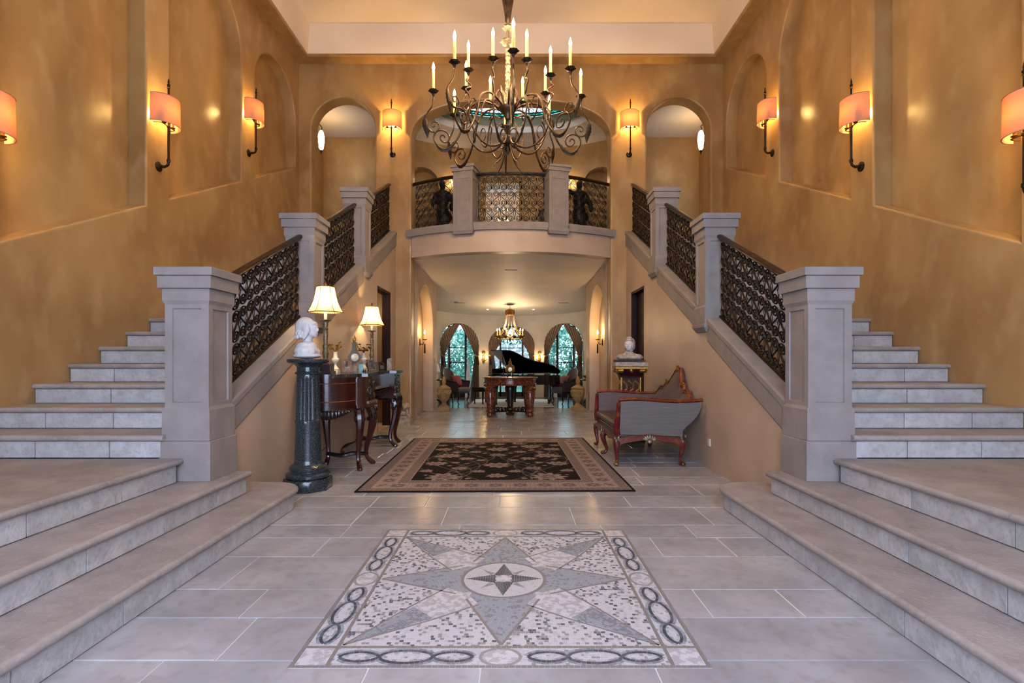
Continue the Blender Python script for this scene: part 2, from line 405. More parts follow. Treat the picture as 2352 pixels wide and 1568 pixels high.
mb = MB(); mb.grid([ell(1.68, .73, 6.5), ell(1.66, .71, 6.62), ell(1.6, .68, 6.63)], True); mb.build('pale_rim', CEILW, sky)
mb = MB(); mb.grid([ell(1.6, .68, 6.63), ell(1.58, .665, 6.65), ell(1.55, .655, 6.65), ell(1.42, .60, 6.73), ell(1.3, .55, 6.77)], True); mb.build('cove', mat('sage_cove', '#8f9a88', rough=.6), sky)
mb = MB(); mb.grid([ell(1.31, .56, 6.78), ell(1.31, .56, 6.80), ell(1.28, .53, 6.80), ell(1.28, .53, 6.78)], True); mb.grid([ell(1.12, .43, 6.78), ell(1.12, .43, 6.8), ell(1.09, .40, 6.8), ell(1.09, .40, 6.78)], True)
mb.build('leading_ring', IRON, sky)
pl = MB(); pl.ball((0, 0, 0), (.07, .045, .006), 12, 4); pme = pl.mesh('glass_jewel', TEALG)
for i in range(40):
    a = 2*PI*(i+.5)/40; put('glass_jewel', pme, sky, Matrix.Translation((1.2*math.cos(a), 11.43+.48*math.sin(a), 6.79)))
mb = MB(); mb.grid([ell(1.28, .53, 6.792), ell(1.12, .43, 6.792)], True); mb.build('border_pane', TEALG, sky)
mb = MB(); mb.add(ell(1.09, .40, 6.792), [list(range(48))]); mb.build('centre_pane', glass_mat('milk_glass', '#eef6ff', .02), sky)
for k in range(-4, 5):
    for sg in (-1, 1):
        mb = MB(); x = k*.27; pts = [(x+sg*t*.3, 11.43+t*.4) for t in (-1, 1)]
        pts = [p for p in pts]
        f = lambda p: (p[0]/1.1)**2+((p[1]-11.43)/.42)**2
        if abs(x) < 1.05:
            q = []
            for tt in np.linspace(-1, 1, 21):
                p = (x+sg*tt*.3, 11.43+tt*.4)
                if f(p) <= 1.02: q.append((p[0], p[1], 6.785))
            if len(q) > 2: mb.tube(q, .008, 4).build('lattice_bar', IRON, sky)
# ground-floor passage below the balcony
zc = lambda y: interp([(9.5, 3.245), (10.3, 3.245), (11.6, 3.2), (13.2, 3.06), (14.8, 2.79), (17.5, 2.66)], y)
px_ = lambda y: OP-.024*(y-YE)
for s, side in ((-1, 'left'), (1, 'right')):
    mb = MB()
    wall_panel(mb, [(YE+.3, -.05), (13.25, -.05), (13.25, 3.4), (YE+.3, 3.4)], [(arch(10.9, 12.75, .0, .0, 1.98, .92), .24, True, .02)],
               lambda u, v, d: (s*(px_(u)+d), u, v))
    mb.add([(s*px_(13.25), 13.25, 0), (s*2.8, 13.25, 0), (s*2.8, 13.25, 3.4), (s*px_(13.25), 13.25, 3.4)], [(0, 1, 2, 3)])
    struct(mb.build('wall_passage_'+side, PLW, smooth=50))
mb = MB(); ny = 26
mb.grid([[(x, lerp(yb(x, -.01), 13.3, j/ny), zc(lerp(yb(x), 13.3, j/ny))) for x in [2.0*(-1+2*i/20) if abs(i-10) < 10 else OP*(1 if i else -1) for i in range(21)]] for j in range(ny+1)])
mb2 = MB(); mb2.grid([[(2.75*(-1+2*i/10), y, zc(y)) for i in range(11)] for y in [13.3+4.2*j/16 for j in range(17)]])
struct(mb.build('ceiling_passage', CEILW)); struct(mb2.build('ceiling_salon', CEILW))
# round salon
SA, SB, SY = 2.6, 2.2, 15.0
def sal(s, d):
    if s < -90: return (-SA-d, SY+(s+90)/20.)
    if s > 90: return (SA+d, SY-(s-90)/20.)
    a = math.radians(s); return ((SA+d)*math.sin(a), SY+(SB+d)*math.cos(a))
WIN = [(-58, -24.5, 0., 1.68, .70), (-16.7, 16.7, 0., 1.66, .68), (24.5, 58, 0., 1.68, .70)]
mb = MB(); curved_wall(mb, sal, [-126+252*i/84 for i in range(85)], -.02, 3.2, WIN, .24, False)
struct(mb.build('wall_salon', PLS, smooth=50))
mb = MB(); mb.add([(-3, 13.3, -.002), (3, 13.3, -.002), (3, 17.6, -.002), (-3, 17.6, -.002)], [(0, 1, 2, 3)])
struct(mb.build('floor_salon', SALFL))
# windows (french doors under arches)
def chord(o, d):
    A, B = V(sal(o[0], d)), V(sal(o[1], d)); t = (B-A); return A, t, t.length
for k, o in enumerate(WIN):
    A, t, Lc = chord(o, .17); u = t/Lc; nrm = V((u.y, -u.x))
    if nrm.y < 0: nrm = -nrm
    P = lambda a, z, d=0.: (A.x+u.x*a+nrm.x*d, A.y+u.y*a+nrm.y*d, z)
    root = bpy.data.objects.new('window_%d' % (k+1), None); col.objects.link(root); struct(root)
    root['label'] = ['left arched french window of the salon', 'middle arched french window behind the piano', 'right arched french window of the salon'][k]
    def bar(a0, a1, z0, z1, name, d0=-.025, d1=.025):
        mb = MB(); mb.add([P(a, z, d) for d in (d0, d1) for a, z in ((a0, z0), (a1, z0), (a1, z1), (a0, z1))],
                          [(0, 1, 2, 3), (7, 6, 5, 4), (0, 4, 5, 1), (1, 5, 6, 2), (2, 6, 7, 3), (3, 7, 4, 0)]); mb.build(name, MET, root)
    MET = IRON
    pts = [P(0, 0)]+[P(Lc/2-Lc/2*math.cos(PI*i/18), o[3]+o[4]*math.sin(PI*i/18)) for i in range(19)]+[P(Lc, 0)]
    MB().tube(pts, .035, 4).build('frame', IRON, root)
    hh = lambda f: o[3]+o[4]*math.sqrt(max(0, 1-(2*f-1)**2))
    mul = (.31, .72) if k == 0 else ((.28, .69) if k == 2 else (.27, .73))
    for f in mul: bar(f*Lc-.03, f*Lc+.03, 0, hh(f), 'mullion')
    for z in (.67, 1.14, 1.61): bar(mul[0]*Lc, mul[1]*Lc, z-.013, z+.013, 'glazing_bar', -.015, .015)
    bar(0, Lc, 0, .16, 'bottom_rail')
    for a, b in ((0., mul[0]), (mul[0], mul[1]), (mul[1], 1.)):
        MB().add([P(a*Lc, .1), P(b*Lc, .1)]+[P(lerp(b, a, q/6)*Lc, hh(lerp(b, a, q/6))) for q in range(7)], [list(range(9))]).build('pane', PANE, root)
# ---- floor of limestone slabs, laid in courses
base = MB().add([(-4.6, -1.7, -.004), (4.6, -1.7, -.004), (4.6, 13.32, -.004), (-4.6, 13.32, -.004)], [(0, 1, 2, 3)]).build('floor', GROUT); struct(base)
MC, MH = (-.02, 2.975), .857
ys = [-1.6, -1.15, -.8, -.35, .1, .5, .85, 1.3, 1.75, 2.17, 2.53, 2.84, 3.31, 3.66, 3.94, 4.41, 4.77]
while ys[-1] < 13.0: ys.append(ys[-1]+R.choice((.3, .36, .42, .47)))
ys[-1] = 13.3
for y0, y1 in zip(ys, ys[1:]):
    lim = 1.84 if y1 < 4.42 else 2.3
    if y0 > 8.6: lim = 2.3
    x = -lim; first = True
    while x < lim-.01:
        ln = R.uniform(.45, 1.15) if not first else R.uniform(.25, 1.0); first = False
        x1 = min(x+ln, lim)
        if lim-x1 < .22: x1 = lim
        mb = MB(); g = .004; a0, a1, b0, b1 = x+g, x1-g, y0+g, y1-g; z = R.uniform(-.0006, .0006)
        m0, m1, n0, n1 = MC[0]-MH-.004, MC[0]+MH+.004, MC[1]-MH-.004, MC[1]+MH+.004
        if a0 < m1 and a1 > m0 and b0 < n1 and b1 > n0:
            rc = []
            if b0 < n0: rc.append((a0, a1, b0, n0))
            if b1 > n1: rc.append((a0, a1, n1, b1))
            lo_, hi_ = max(b0, n0), min(b1, n1)
            if a0 < m0: rc.append((a0, m0, lo_, hi_))
            if a1 > m1: rc.append((m1, a1, lo_, hi_))
            for r in rc:
                if r[1]-r[0] > .004 and r[3]-r[2] > .004: mb.box(r[0], r[1], r[2], r[3], -.006, z)
        else: mb.box(a0, a1, b0, b1, -.006, z, .0025)
        if mb.v: mb.build('floor_tile', TILE, base, smooth=0, fixn=False)
        x = x1
# ------------------------------------------------------------------ wall below each stair, with a doorway
def stringer_low(y): return .79+SL*(y-4.57)-.02
for s, side in ((-1, 'left'), (1, 'right')):
    mb = MB()
    outer = [(4.2, -.05), (YE+.02, -.05), (YE+.02, stringer_low(YE)+.12), (4.2, stringer_low(4.2)+.12)]
    wall_panel(mb, outer, [([(8.92, 0.), (9.9, 0.), (9.9, 2.5), (8.92, 2.5)], .15, False, .012)], lambda u, v, d: (s*(XI+d), u, v))
    # the little lobby behind the doorway
    mb.add([(s*3.6, 8.4, 0), (s*3.6, YE, 0), (s*3.6, YE, 2.7), (s*3.6, 8.4, 2.7)], [(0, 1, 2, 3)])
    mb.add([(s*2.5, 8.4, 0), (s*3.6, 8.4, 0), (s*3.6, 8.4, 2.7), (s*2.5, 8.4, 2.7)], [(0, 1, 2, 3)])
    mb.add([(s*2.4, 8.4, 2.7), (s*3.6, 8.4, 2.7), (s*3.6, YE, 2.7), (s*2.4, YE, 2.7)], [(0, 1, 2, 3)])
    struct(mb.build('wall_stair_'+side, PLW))
    d = bpy.data.objects.new('door_%d' % (1 if s < 0 else 2), None); col.objects.link(d); struct(d)
    mb = MB(); mb.box(s*(XI+.005), s*(XI+.155), 9.86, 9.898, 0, 2.5); mb.box(s*(XI+.005), s*(XI+.155), 8.922, 8.96, 0, 2.5); mb.box(s*(XI+.005), s*(XI+.155), 8.922, 9.898, 2.46, 2.498)
    mb.build('door_frame', DOORW, d)
    if s > 0: mb = MB(); mb.box(s*(XI+.10), s*(XI+.14), 8.97, 9.855, 0.01, 2.455)
    else: mb = MB(); mb.box(s*(XI+.17), s*(XI+1.0), 8.86, 8.90, .01, 2.46)
    mb.build('door_leaf', DOORW, d)
    if s < 0: bulb(d, (-2.95, 9.2, 2.3), 16, (1, .72, .3), .05)  # unseen warm bulb added to light the left lobby, without a fitting
# ------------------------------------------------------------------ staircases
def poly_off(path, o):
    """open plan path moved to its right by o"""
    out = []
    for i, p in enumerate(path):
        a = V(path[max(i-1, 0)]); b = V(path[min(i+1, len(path)-1)]); d = (b-a).normalized()
        out.append((p[0]+d.y*o, p[1]-d.x*o))
    return out
NOSE = [(.07, -.046)]+[(.022-.022*math.cos(math.radians(a)), -.023+.022*math.sin(math.radians(a))-.001*0) for a in range(-90, 91, 30)]
def tread_stone(s, path, zt, back, parent):
    mb = MB(); rows = [[(s*x, y, zt+dz) for x, y in poly_off(path, o)] for o, dz in NOSE]
    mb.grid(rows)
    top = [(s*x, y, zt-.001) for x, y in poly_off(path, .022)]+[(s*x, y, zt-.001) for x, y in back]
    tri = geometry.tessellate_polygon([[V((p[0], p[1], 0)) for p in top]]); mb.add(top, tri)
    for e in (0, -1):
        pr = [r[e] for r in rows]; bk = back[-1] if e == 0 else back[0]
        q = pr+[(s*bk[0], bk[1], zt-.001), (s*bk[0], bk[1], zt-.046)]; mb.add(q, [list(range(len(q)))])
    mb.build('tread', TREAD, parent, smooth=50)
def riser_stone(s, path, z0, z1, parent):
    mb = MB(); g = .004
    def cut(path):
        a, b = V(path[0]), V(path[1]); path = list(path); path[0] = tuple(a+(b-a).normalized()*g)
        a, b = V(path[-1]), V(path[-2]); path[-1] = tuple(a+(b-a).normalized()*g); return path
    p = cut(path); mb.grid([[(s*x, y, z) for x, y in poly_off(p, o)] for o, z in ((.05, z0), (0.004, z0+.002), (0., z0+.006), (0., z1-.004), (.05, z1))])
    for e in (0, -1):
        mb.add([(s*poly_off(p, o)[e][0], poly_off(p, o)[e][1], z) for o, z in ((.05, z0), (0., z0+.006), (0., z1-.004), (.05, z1))], [(0, 1, 2, 3)])
    mb.build('riser_stone', LIME, parent, smooth=30)
NX = [1.76, 2.08, 2.40]; YEND = [4.62, 4.24, 3.86]
TJ = {-1: [[.6, 2.35, 3.47], [1.5, 2.95], [.9, 2.2]], 1: [[.4, 2.2, 3.47], [1.0, 2.6], [1.3, 2.5]]}
RJ = {-1: [[.4, 1.3, 1.9, 2.45, 3.18], [.7, 1.5, 2.05, 2.63, 3.22, 3.8], [1.0, 1.9, 2.65, 3.3]],
      1: [[.3, 1.2, 1.8, 2.35, 3.15, 4.2], [.8, 1.6, 2.2, 2.75, 3.3, 3.8], [1.1, 1.7, 2.5, 3.15]]}
for s, side in ((-1, 'left'), (1, 'right')):
    st = thing('staircase', 'grey limestone staircase rising along the %s wall' % side, 'staircase')
    for i in range(3):
        zt = (i+1)*RI; x0 = NX[i]; ye = YEND[i]
        xb = NX[i+1]+.08 if i < 2 else W-.005
        rr = .30 if i == 0 else .0
        def span(a, b, o=0.):
            if rr and b >= ye-.001:
                pts = [(x0+o, a)]+[(x0+o+(rr-o)*(1-math.cos(PI/2*k/8)), ye-rr+(rr-o)*math.sin(PI/2*k/8)) for k in range(9)]+[(XI+.02, ye-o)]
                return pts
            return [(x0+o, a), (x0+o, b-o*(b >= ye-.001))]
        js = [-1.55]+TJ[s][i]+[ye]
        for a, b in zip(js, js[1:]):
            pth = span(a+.0015, b-.0015 if b < ye else b)
            tread_stone(s, pth, zt, [(max(xb, pth[-1][0]), pth[-1][1]-(.03 if i == 0 and b == ye else 0)), (xb, a+.0015)], st)
        js = [-1.55]+RJ[s][i]+[ye]
        for a, b in zip(js, js[1:]): riser_stone(s, span(a, b, .03), i*RI, zt-.044, st)
    for k in range(4, 22):
        y = Y4+TR*(k-4); zt = k*RI; yb_ = y+TR+.08 if k < 21 else YE+.35
        js = [W-.003, 3.45+.25*((k*7) % 3-1), 2.54] if k < 10 else [W-.003, 2.54]
        for a, b in zip(js, js[1:]):
            tread_stone(s, [(a, y), (b, y)], zt, [(b, yb_), (a, yb_)], st)
        js = [W-.003]+([3.75, 3.2, 2.75] if k % 2 else [3.5, 2.95])+[2.57]
        if k > 9: js = [W-.003, 3.3, 2.57]
        for a, b in zip(js, js[1:]): riser_stone(s, [(a, y+.03), (b, y+.03)], zt-RI, zt-.044, st)
    # stone string course under the railing
    for a, b in ((4.2, 5.1), (5.1, 5.98), (6.28, 7.2), (7.2, 8.05), (8.35, 9.3), (9.3, YE-.003)):
        mb = MB(); zt = lambda y: 1.07+SL*(y-4.57)
        prof = [(XI+.1, -.285), (XI-.012, -.285), (XI-.018, -.27), (XI-.018, -.085), (XI-.03, -.07), (XI-.03, -.02), (XI-.02, 0), (2.60, 0), (2.60, -.3)]
        mb.grid([[(s*x, y, zt(y)+dz) for x, dz in prof] for y in (a+.002, b-.002)], True)
        for y in (a+.002, b-.002): mb.add([(s*x, y, zt(y)+dz) for x, dz in prof], [list(range(len(prof)))])
        mb.build('stringer_stone', CAST, st, smooth=20)
# ---- newel posts and balcony pedestals: square stone with sunk panels
def sq(mb, h, z0, z1, bev=.004):
    mb.box(-h, h, -h, h, z0, z1, bev)
def sunk(mb, h, z0, z1, m=.055, mt=.03, d=.012):
    for k in range(4):
        c, sn = math.cos(k*PI/2), math.sin(k*PI/2); T = lambda u, q, z: (u*c-q*sn, u*sn+q*c, z)
        def rect(m_, mt_, q): return [T(-h+m_, q, z0+mt_), T(h-m_, q, z0+mt_), T(h-m_, q, z1-mt_), T(-h+m_, q, z1-mt_)]
        a, b, c2 = rect(0, 0, -h), rect(m, mt, -h), rect(m+.004, mt+.004, -h+d)
        mb.add(a+b+c2, [(i, (i+1) % 4, 4+(i+1) % 4, 4+i) for i in range(4)]+[(4+i, 4+(i+1) % 4, 8+(i+1) % 4, 8+i) for i in range(4)]+[(8, 9, 10, 11)])
def frust(mb, h0, h1, z0, z1):
    mb.add([(x*h, y*h, z) for h, z in ((h0, z0), (h1, z1)) for x, y in ((-1, -1), (1, -1), (1, 1), (-1, 1))], [(i, (i+1) % 4, 4+(i+1) % 4, 4+i) for i in range(4)]+[(3, 2, 1, 0), (4, 5, 6, 7)])
def newel(root, kind):
    mb = MB(); sq(mb, .215, -.062, 0, .006); sq(mb, .198, -.155, -.0625, .003); mb.build('cap', CAST, root, smooth=20)
    mb = MB(); sq(mb, .176, -.245, -.155); frust(mb, .163, .176, -.275, -.245); mb.build('neck', CAST, root, smooth=20)
    mb = MB(); sunk(mb, .163, -1.035, -.275); mb.build('panelled_shaft', CAST, root, smooth=20)
    if kind == 0:
        mb = MB(); frust(mb, .176, .163, -1.06, -1.035); frust(mb, .178, .176, -1.288, -1.06); mb.build('plinth', CAST, root, smooth=20)
        mb = MB(); sq(mb, .188, -1.586, -1.290); mb.build('base_block', CAST, root, smooth=20)
    else:
        mb = MB(); frust(mb, .176, .163, -1.06, -1.035); frust(mb, .176, .176, -1.25, -1.06); mb.build('plinth', CAST, root, smooth=20)
        mb = MB(); sq(mb, .192, -1.29, -1.25, .003); frust(mb, .155, .188, -1.345, -1.29); mb.build('foot_moulding', CAST, root, smooth=20)
XN = 2.395
protos = {}
for s, side in ((-1, 'left'), (1, 'right')):
    for k, yc in enumerate((4.06, 6.13, 8.20)):
        lab = ['large square stone newel post at the foot of the %s stair', 'square stone newel post halfway up the %s stair', 'square stone newel post near the top of the %s stair'][k] % side
        T = 1.93+SL*(yc-4.06); kind = 0 if k == 0 else 1
        if kind in protos: o = copy_tree(protos[kind]); o['label'] = lab; o.location = (s*XN, yc, T)
        else: o = thing('newel_post', lab, 'newel post', (s*XN, yc, T), 0, 'stone newel posts of the stairs'); newel(o, kind); protos[kind] = o
def pedestal(root):
    mb = MB(); sq(mb, .232, -.05, 0, .005); sq(mb, .212, -.12, -.0505, .003); mb.build('cap', CAST, root, smooth=20)
    mb = MB(); sq(mb, .19, -.22, -.12, .001); sunk(mb, .19, -1.17, -.22, .06, .03, .01); mb.build('panelled_shaft', CAST, root, smooth=20)
    mb = MB(); sq(mb, .205, -1.23, -1.17, .004); frust(mb, .185, .2, -1.28, -1.23); mb.build('foot_moulding', CAST, root, smooth=20)
pd = None
for s, side in ((-1, 'left'), (1, 'right')):
    x = s*.845; a = math.asin(x/RB); lab = 'panelled stone pedestal on the balcony, %s of the two' % side
    if pd is None: pd = thing('balcony_pedestal', lab, 'pedestal', (x, yb(x, -.09), 4.85), a, 'balcony pedestals'); pedestal(pd); o = pd
    else: o = copy_tree(pd); o['label'] = lab; o.location = (x, yb(x, -.09), 4.85); o.rotation_euler = (0, 0, a)
# ---- wrought-iron railings
def scroll_pts(fl):
    """S-scroll: a volute above, a volute below, joined by a slanting spine"""
    top = []
    for i in range(21):
        t = i/20; r = .011+.044*t**.85; a = PI-2*PI*1.7*(1-t)
        top.append((r*math.cos(a), .084+r*math.sin(a)))
    half = top+[(-.0535, .064), (-.046, .045), (-.030, .030), (-.014, .013)]
    pts = half+[(0., 0.)]+[(-u, -w) for u, w in half[::-1]]
    return [(fl*u, w) for u, w in pts]
def scroll_mesh(fl, along):
    mb = MB(); T = (lambda u, w, x=0.: (x, u, w+SL*u)) if along == 'y' else (lambda u, w, x=0.: (u, x, w))
    mb.tube([T(u, w) for u, w in scroll_pts(fl)], .0062, 4, flat=1.7)
    for sg in (-1, 1):      # lozenge between neighbours, and collars
        mb.tube([T(sg*u, w) for u, w in ((.0635, .058), (.056, .032), (.047, .0), (.056, -.032), (.0635, -.058))], .0042, 4, flat=1.5)
    for w in (.084, -.084):
        mb.tube([T(.0635, w-.028), T(.0635, w), T(.0635, w+.028)], [.006, .009, .006], 4, flat=1.5)
    return mb.mesh('scroll', IRON, smooth=60)
SCR = {(f, a): scroll_mesh(f, a) for f in (-1, 1) for a in ('x', 'y')}
UW = .1275
for s, side in ((-1, 'left'), (1, 'right')):
    for k, (a, b) in enumerate(((4.235, 5.957), (6.305, 8.027), (8.375, YE-.005))):
        root = thing('stair_railing', ['black wrought iron scroll railing on the lowest run of the %s stair', 'black wrought iron scroll railing on the middle run of the %s stair',
                     'black wrought iron scroll railing on the top run of the %s stair'][k] % side, 'railing', (s*XN, a, 1.07+SL*(a-4.57)), 0, 'stair railings')
        L_ = b-a
        def slant(name, pr, m):
            mb = MB(); mb.grid([[(x, y, z+SL*y) for x, z in pr] for y in (0, L_)], True)
            for y in (0, L_): mb.add([(x, y, z+SL*y) for x, z in pr], [list(range(len(pr)))])
            mb.build(name, m, root, smooth=30)
        slant('handrail', [(-.032, .905), (.032, .905), (.036, .918), (.030, .938), (.012, .945), (-.012, .945), (-.030, .938), (-.036, .918)], RAILM)
        slant('top_bar', [(-.012, .885), (.012, .885), (.012, .904), (-.012, .904)], IRON)
        slant('bottom_bar', [(-.014, .004), (.014, .004), (.014, .026), (-.014, .026)], IRON)
        n = int(L_/UW); u0 = (L_-n*UW)/2
        for i in range(n):
            for j in range(3):
                y = u0+(i+.5)*UW
                put('scroll', SCR[(1 if i % 2 else -1, 'y')], root, Matrix.Translation((0, y, .026+.143+j*.2865+SL*y)))
ZB = 3.79
for k, (a, b) in enumerate(((-1.945, -1.045), (-.645, .645), (1.045, 1.945))):
    lab = 'curved black scroll railing on the balcony '+['left of the pedestals', 'between the two pedestals', 'right of the pedestals'][k]
    root = thing('balcony_railing', lab, 'railing', (0, 0, ZB), 0, 'balcony railings')
    arc = lambda t: (lerp(a, b, t), yb(lerp(a, b, t), -.09))
    def sweep(name, pr, m):
        mb = MB(); rows = []
        for i in range(13):
            t = i/12; x, y = arc(t); th = math.asin(x/RB)
            rows.append([(x+math.sin(th)*-o*-1*-1, y-math.cos(th)*o*-1*-1, z) for o, z in pr])
        mb.grid(rows, True)
        for e in (0, -1): mb.add(rows[e], [list(range(len(pr)))])
        mb.build(name, m, root, smooth=30)
    sweep('handrail', [(-.035, .905), (.035, .905), (.035, .935), (.02, .948), (-.02, .948), (-.035, .935)], IRON)
    sweep('top_bar', [(-.01, .885), (.01, .885), (.01, .904), (-.01, .904)], IRON)
    sweep('bottom_bar', [(-.012, .004), (.012, .004), (.012, .026), (-.012, .026)], IRON)
    th0, th1 = math.asin(a/RB), math.asin(b/RB); n = int(abs(th1-th0)*(RB-.09)/UW)
    for i in range(n):
        th = lerp(th0, th1, (i+.5)/n); x = (RB-.09)*math.sin(th); y = CYB-(RB-.09)*math.cos(th)
        for j in range(3):
            put('scroll', SCR[(1 if i % 2 else -1, 'x')], root, Matrix.Translation((x, y, .026+.143+j*.2865)) @ Matrix.Rotation(th, 4, 'Z'))
# ------------------------------------------------------------------ great chandelier
CH = thing('chandelier', 'large wrought iron chandelier with sixteen candle lights and curling scroll arms', 'chandelier', (-.025, 6.3, 0))
q = .000936
RZ = lambda pts: [((1158-x)*q, 4.65-(y-220)*q) for x, y in pts]
def arm_mesh(parts, name, m, tip=None):
    mb = MB()
    for pts, r0, r1 in parts:
        P = smoothpath([(r, 0, z) for r, z in RZ(pts)], 4); k = len(P)
        mb.tube(P, [lerp(r0, r1, i/(k-1)) for i in range(k)], 6)
    return mb.mesh(name, m, smooth=60)
A1 = arm_mesh([([(1060, 630), (930, 572), (810, 562), (700, 610), (630, 700), (595, 820), (560, 940), (500, 1065), (420, 1155), (330, 1185), (255, 1135), (215, 1050), (240, 970), (310, 945), (380, 970), (412, 1035), (390, 1090), (340, 1098), (298, 1060), (302, 1018), (338, 1006), (355, 1040)], .014, .008),
               ([(245, 968), (180, 965), (135, 920), (100, 860), (98, 790), (140, 720), (190, 645), (205, 570), (210, 520)], .011, .008),
               ([(150, 935), (200, 970), (255, 955), (285, 900), (255, 848), (205, 845), (183, 880), (205, 908), (228, 892)], .009, .006)], 'outer_arm', IRONB)
LEAFMES = []
for pts, w_ in (([(98, 800), (108, 880), (128, 960), (138, 1050)], .028), ([(640, 690), (590, 790), (585, 860), (600, 930)], .024), ([(480, 1085), (420, 1165), (330, 1200), (250, 1150)], .018)):
    P = smoothpath([(r, 0, z) for r, z in RZ(pts)], 4); k = len(P)
    LEAFM = MB().tube(P, [.004+w_*math.sin(PI*min(1, .12+.88*i/(k-1)))*(1+.25*(i % 2)) for i in range(k)], 6, flat=.3); LEAFMES.append(LEAFM.mesh('acanthus_leaf', IRON, smooth=60))
A2 = arm_mesh([([(1085, 1010), (1060, 1090), (980, 1150), (860, 1165), (740, 1105), (650, 990), (600, 850), (605, 760), (640, 690), (610, 640)], .013, .010),
               ([(610, 640), (596, 600), (560, 560), (575, 528), (625, 505), (622, 470), (560, 440), (575, 415), (590, 400), (592, 340)], .009, .008)], 'inner_arm', IRONB)
A3 = arm_mesh([([(1075, 700), (1000, 700), (900, 640), (800, 640), (730, 760), (700, 900), (660, 965), (590, 930), (530, 820), (540, 720), (590, 690), (645, 740), (650, 820), (610, 870)], .011, .006),
               ([(1120, 1080), (1040, 1110), (985, 1050), (980, 930), (1040, 860), (1110, 900), (1135, 1000), (1100, 1110)], .010, .008),
               ([(1110, 1110), (1060, 1260), (1000, 1350), (950, 1385), (915, 1440)], .012, .003), ([(1090, 620), (1060, 500), (1000, 450), (960, 520), (955, 600)], .009, .006)], 'loop_scroll', IRONB)
def dup_rot(name, me, ang): return put(name, me, CH, Matrix.Rotation(ang, 4, 'Z'))
cup = MB(); cup.lathe([(.006, -.07), (.012, -.05), (.02, -.035), (.012, -.025), (.05, -.004), (.058, .008), (.05, .012), (.022, .008), (.022, .03), (.0, .03)], 14, mod=lambda a, z: 1+.12*math.cos(6*a) if -.01 < z < .02 else 1)
CUPM = cup.mesh('candle_cup', IRON)
CNM = MB().lathe([(.0165, .02), (.0165, .25), (.015, .255), (.0, .256)], 10).mesh('candle', CANDLE)
FLM = MB().lathe([(.0, .252), (.010, .256), (.018, .275), (.016, .298), (.008, .325), (.0, .35)], 8, cap=False).mesh('flame_bulb', FLAME)
def candle(parent, x, y, z, power):
    c = put('candle', CNM, parent, Matrix.Translation((x, y, z))); put('flame_bulb', FLM, c)
    if power: bulb(c, (0, 0, .30), power, (1, .70, .38), .03)
for k in range(8):
    a = math.radians(185+45*k)+.05*math.sin(3*k)
    dup_rot('outer_arm', A1, a)
    for lm in LEAFMES: dup_rot('acanthus_leaf', lm, a)
    r, z = RZ([(210, 520)])[0]; c = (r*math.cos(a), r*math.sin(a), z)
    put('candle_cup', CUPM, CH, Matrix.Translation((c[0], c[1], z+.06))); candle(CH, c[0], c[1], z+.06, 37.0)
    a = math.radians(28+45*k)+.07*math.sin(5*k)
    dup_rot('inner_arm', A2, a)
    if k % 2 == 0: dup_rot('loop_scroll', A3, a+.2)
    r, z = RZ([(592, 340)])[0]; z -= .03; c = (r*math.cos(a), r*math.sin(a))
    put('candle_cup', CUPM, CH, Matrix.Translation((c[0], c[1], z+.06))); candle(CH, c[0], c[1], z+.06, 37.0)
hz = 4.25
mb = MB(); mb.lathe([(.0, hz-.12), (.03, hz-.12), (.045, hz-.09), (.05, hz-.06), (.085, hz-.03), (.105, hz), (.11, hz+.02), (.075, hz+.03), (.06, hz+.05), (.03, hz+.06), (0, hz+.06)], 24)
mb.build('hub_bowl', IRONB, CH)
mb = MB(); mb.lathe([(.0, 3.69), (.03, 3.76), (.035, 3.79), (.012, 3.81), (.045, 3.84), (.05, 3.90), (.03, 3.94), (.016, 3.95), (.016, 4.02), (.028, 4.05), (.016, 4.08), (.018, 4.13), (0, 4.13)], 12)
mb.build('drop_finial', IRON, CH)
pr = [(.03, hz+.05)]
z = hz+.06
while z < 4.96: pr += [(.030, z), (.022, z+.03), (.034, z+.06), (.024, z+.085)]; z += .1
pr += [(.02, 4.97), (.02, 5.3)]
mb = MB(); mb.lathe(pr, 12); mb.build('turned_stem', SILV, CH)
for z, r in ((5.06, .085), (5.23, .062)):
    mb = MB(); mb.lathe([(.02, z-.035), (r*.6, z-.03), (r, z), (r*.6, z+.03), (.02, z+.035)], 24, mod=lambda a, zz: 1+.16*math.cos(8*a)); mb.build('rosette', SILV, CH)
mb = MB(); mb.lathe([(.02, 5.29), (.034, 5.31), (.036, 5.36), (.05, 5.45), (.07, 5.56), (.082, 5.64), (.06, 5.70), (.03, 5.74), (.02, 5.8), (.02, 7.5), (.09, 7.52), (.1, 7.636)], 16); mb.build('tapered_vase', IRONB, CH)
for k in range(4):
    mb = MB(); P = smoothpath([(.04, 0, hz+.04), (.09, 0, hz+.12), (.075, 0, hz+.19), (.10, 0, hz+.27)], 5); n = len(P); mb.tube(P, [.003+.02*math.sin(PI*(.15+.85*i/(n-1))) for i in range(n)], 6, flat=.35)
    put('curled_leaf', mb.mesh('curled_leaf', SILV), CH, Matrix.Rotation(math.radians(30+90*k), 4, 'Z'))

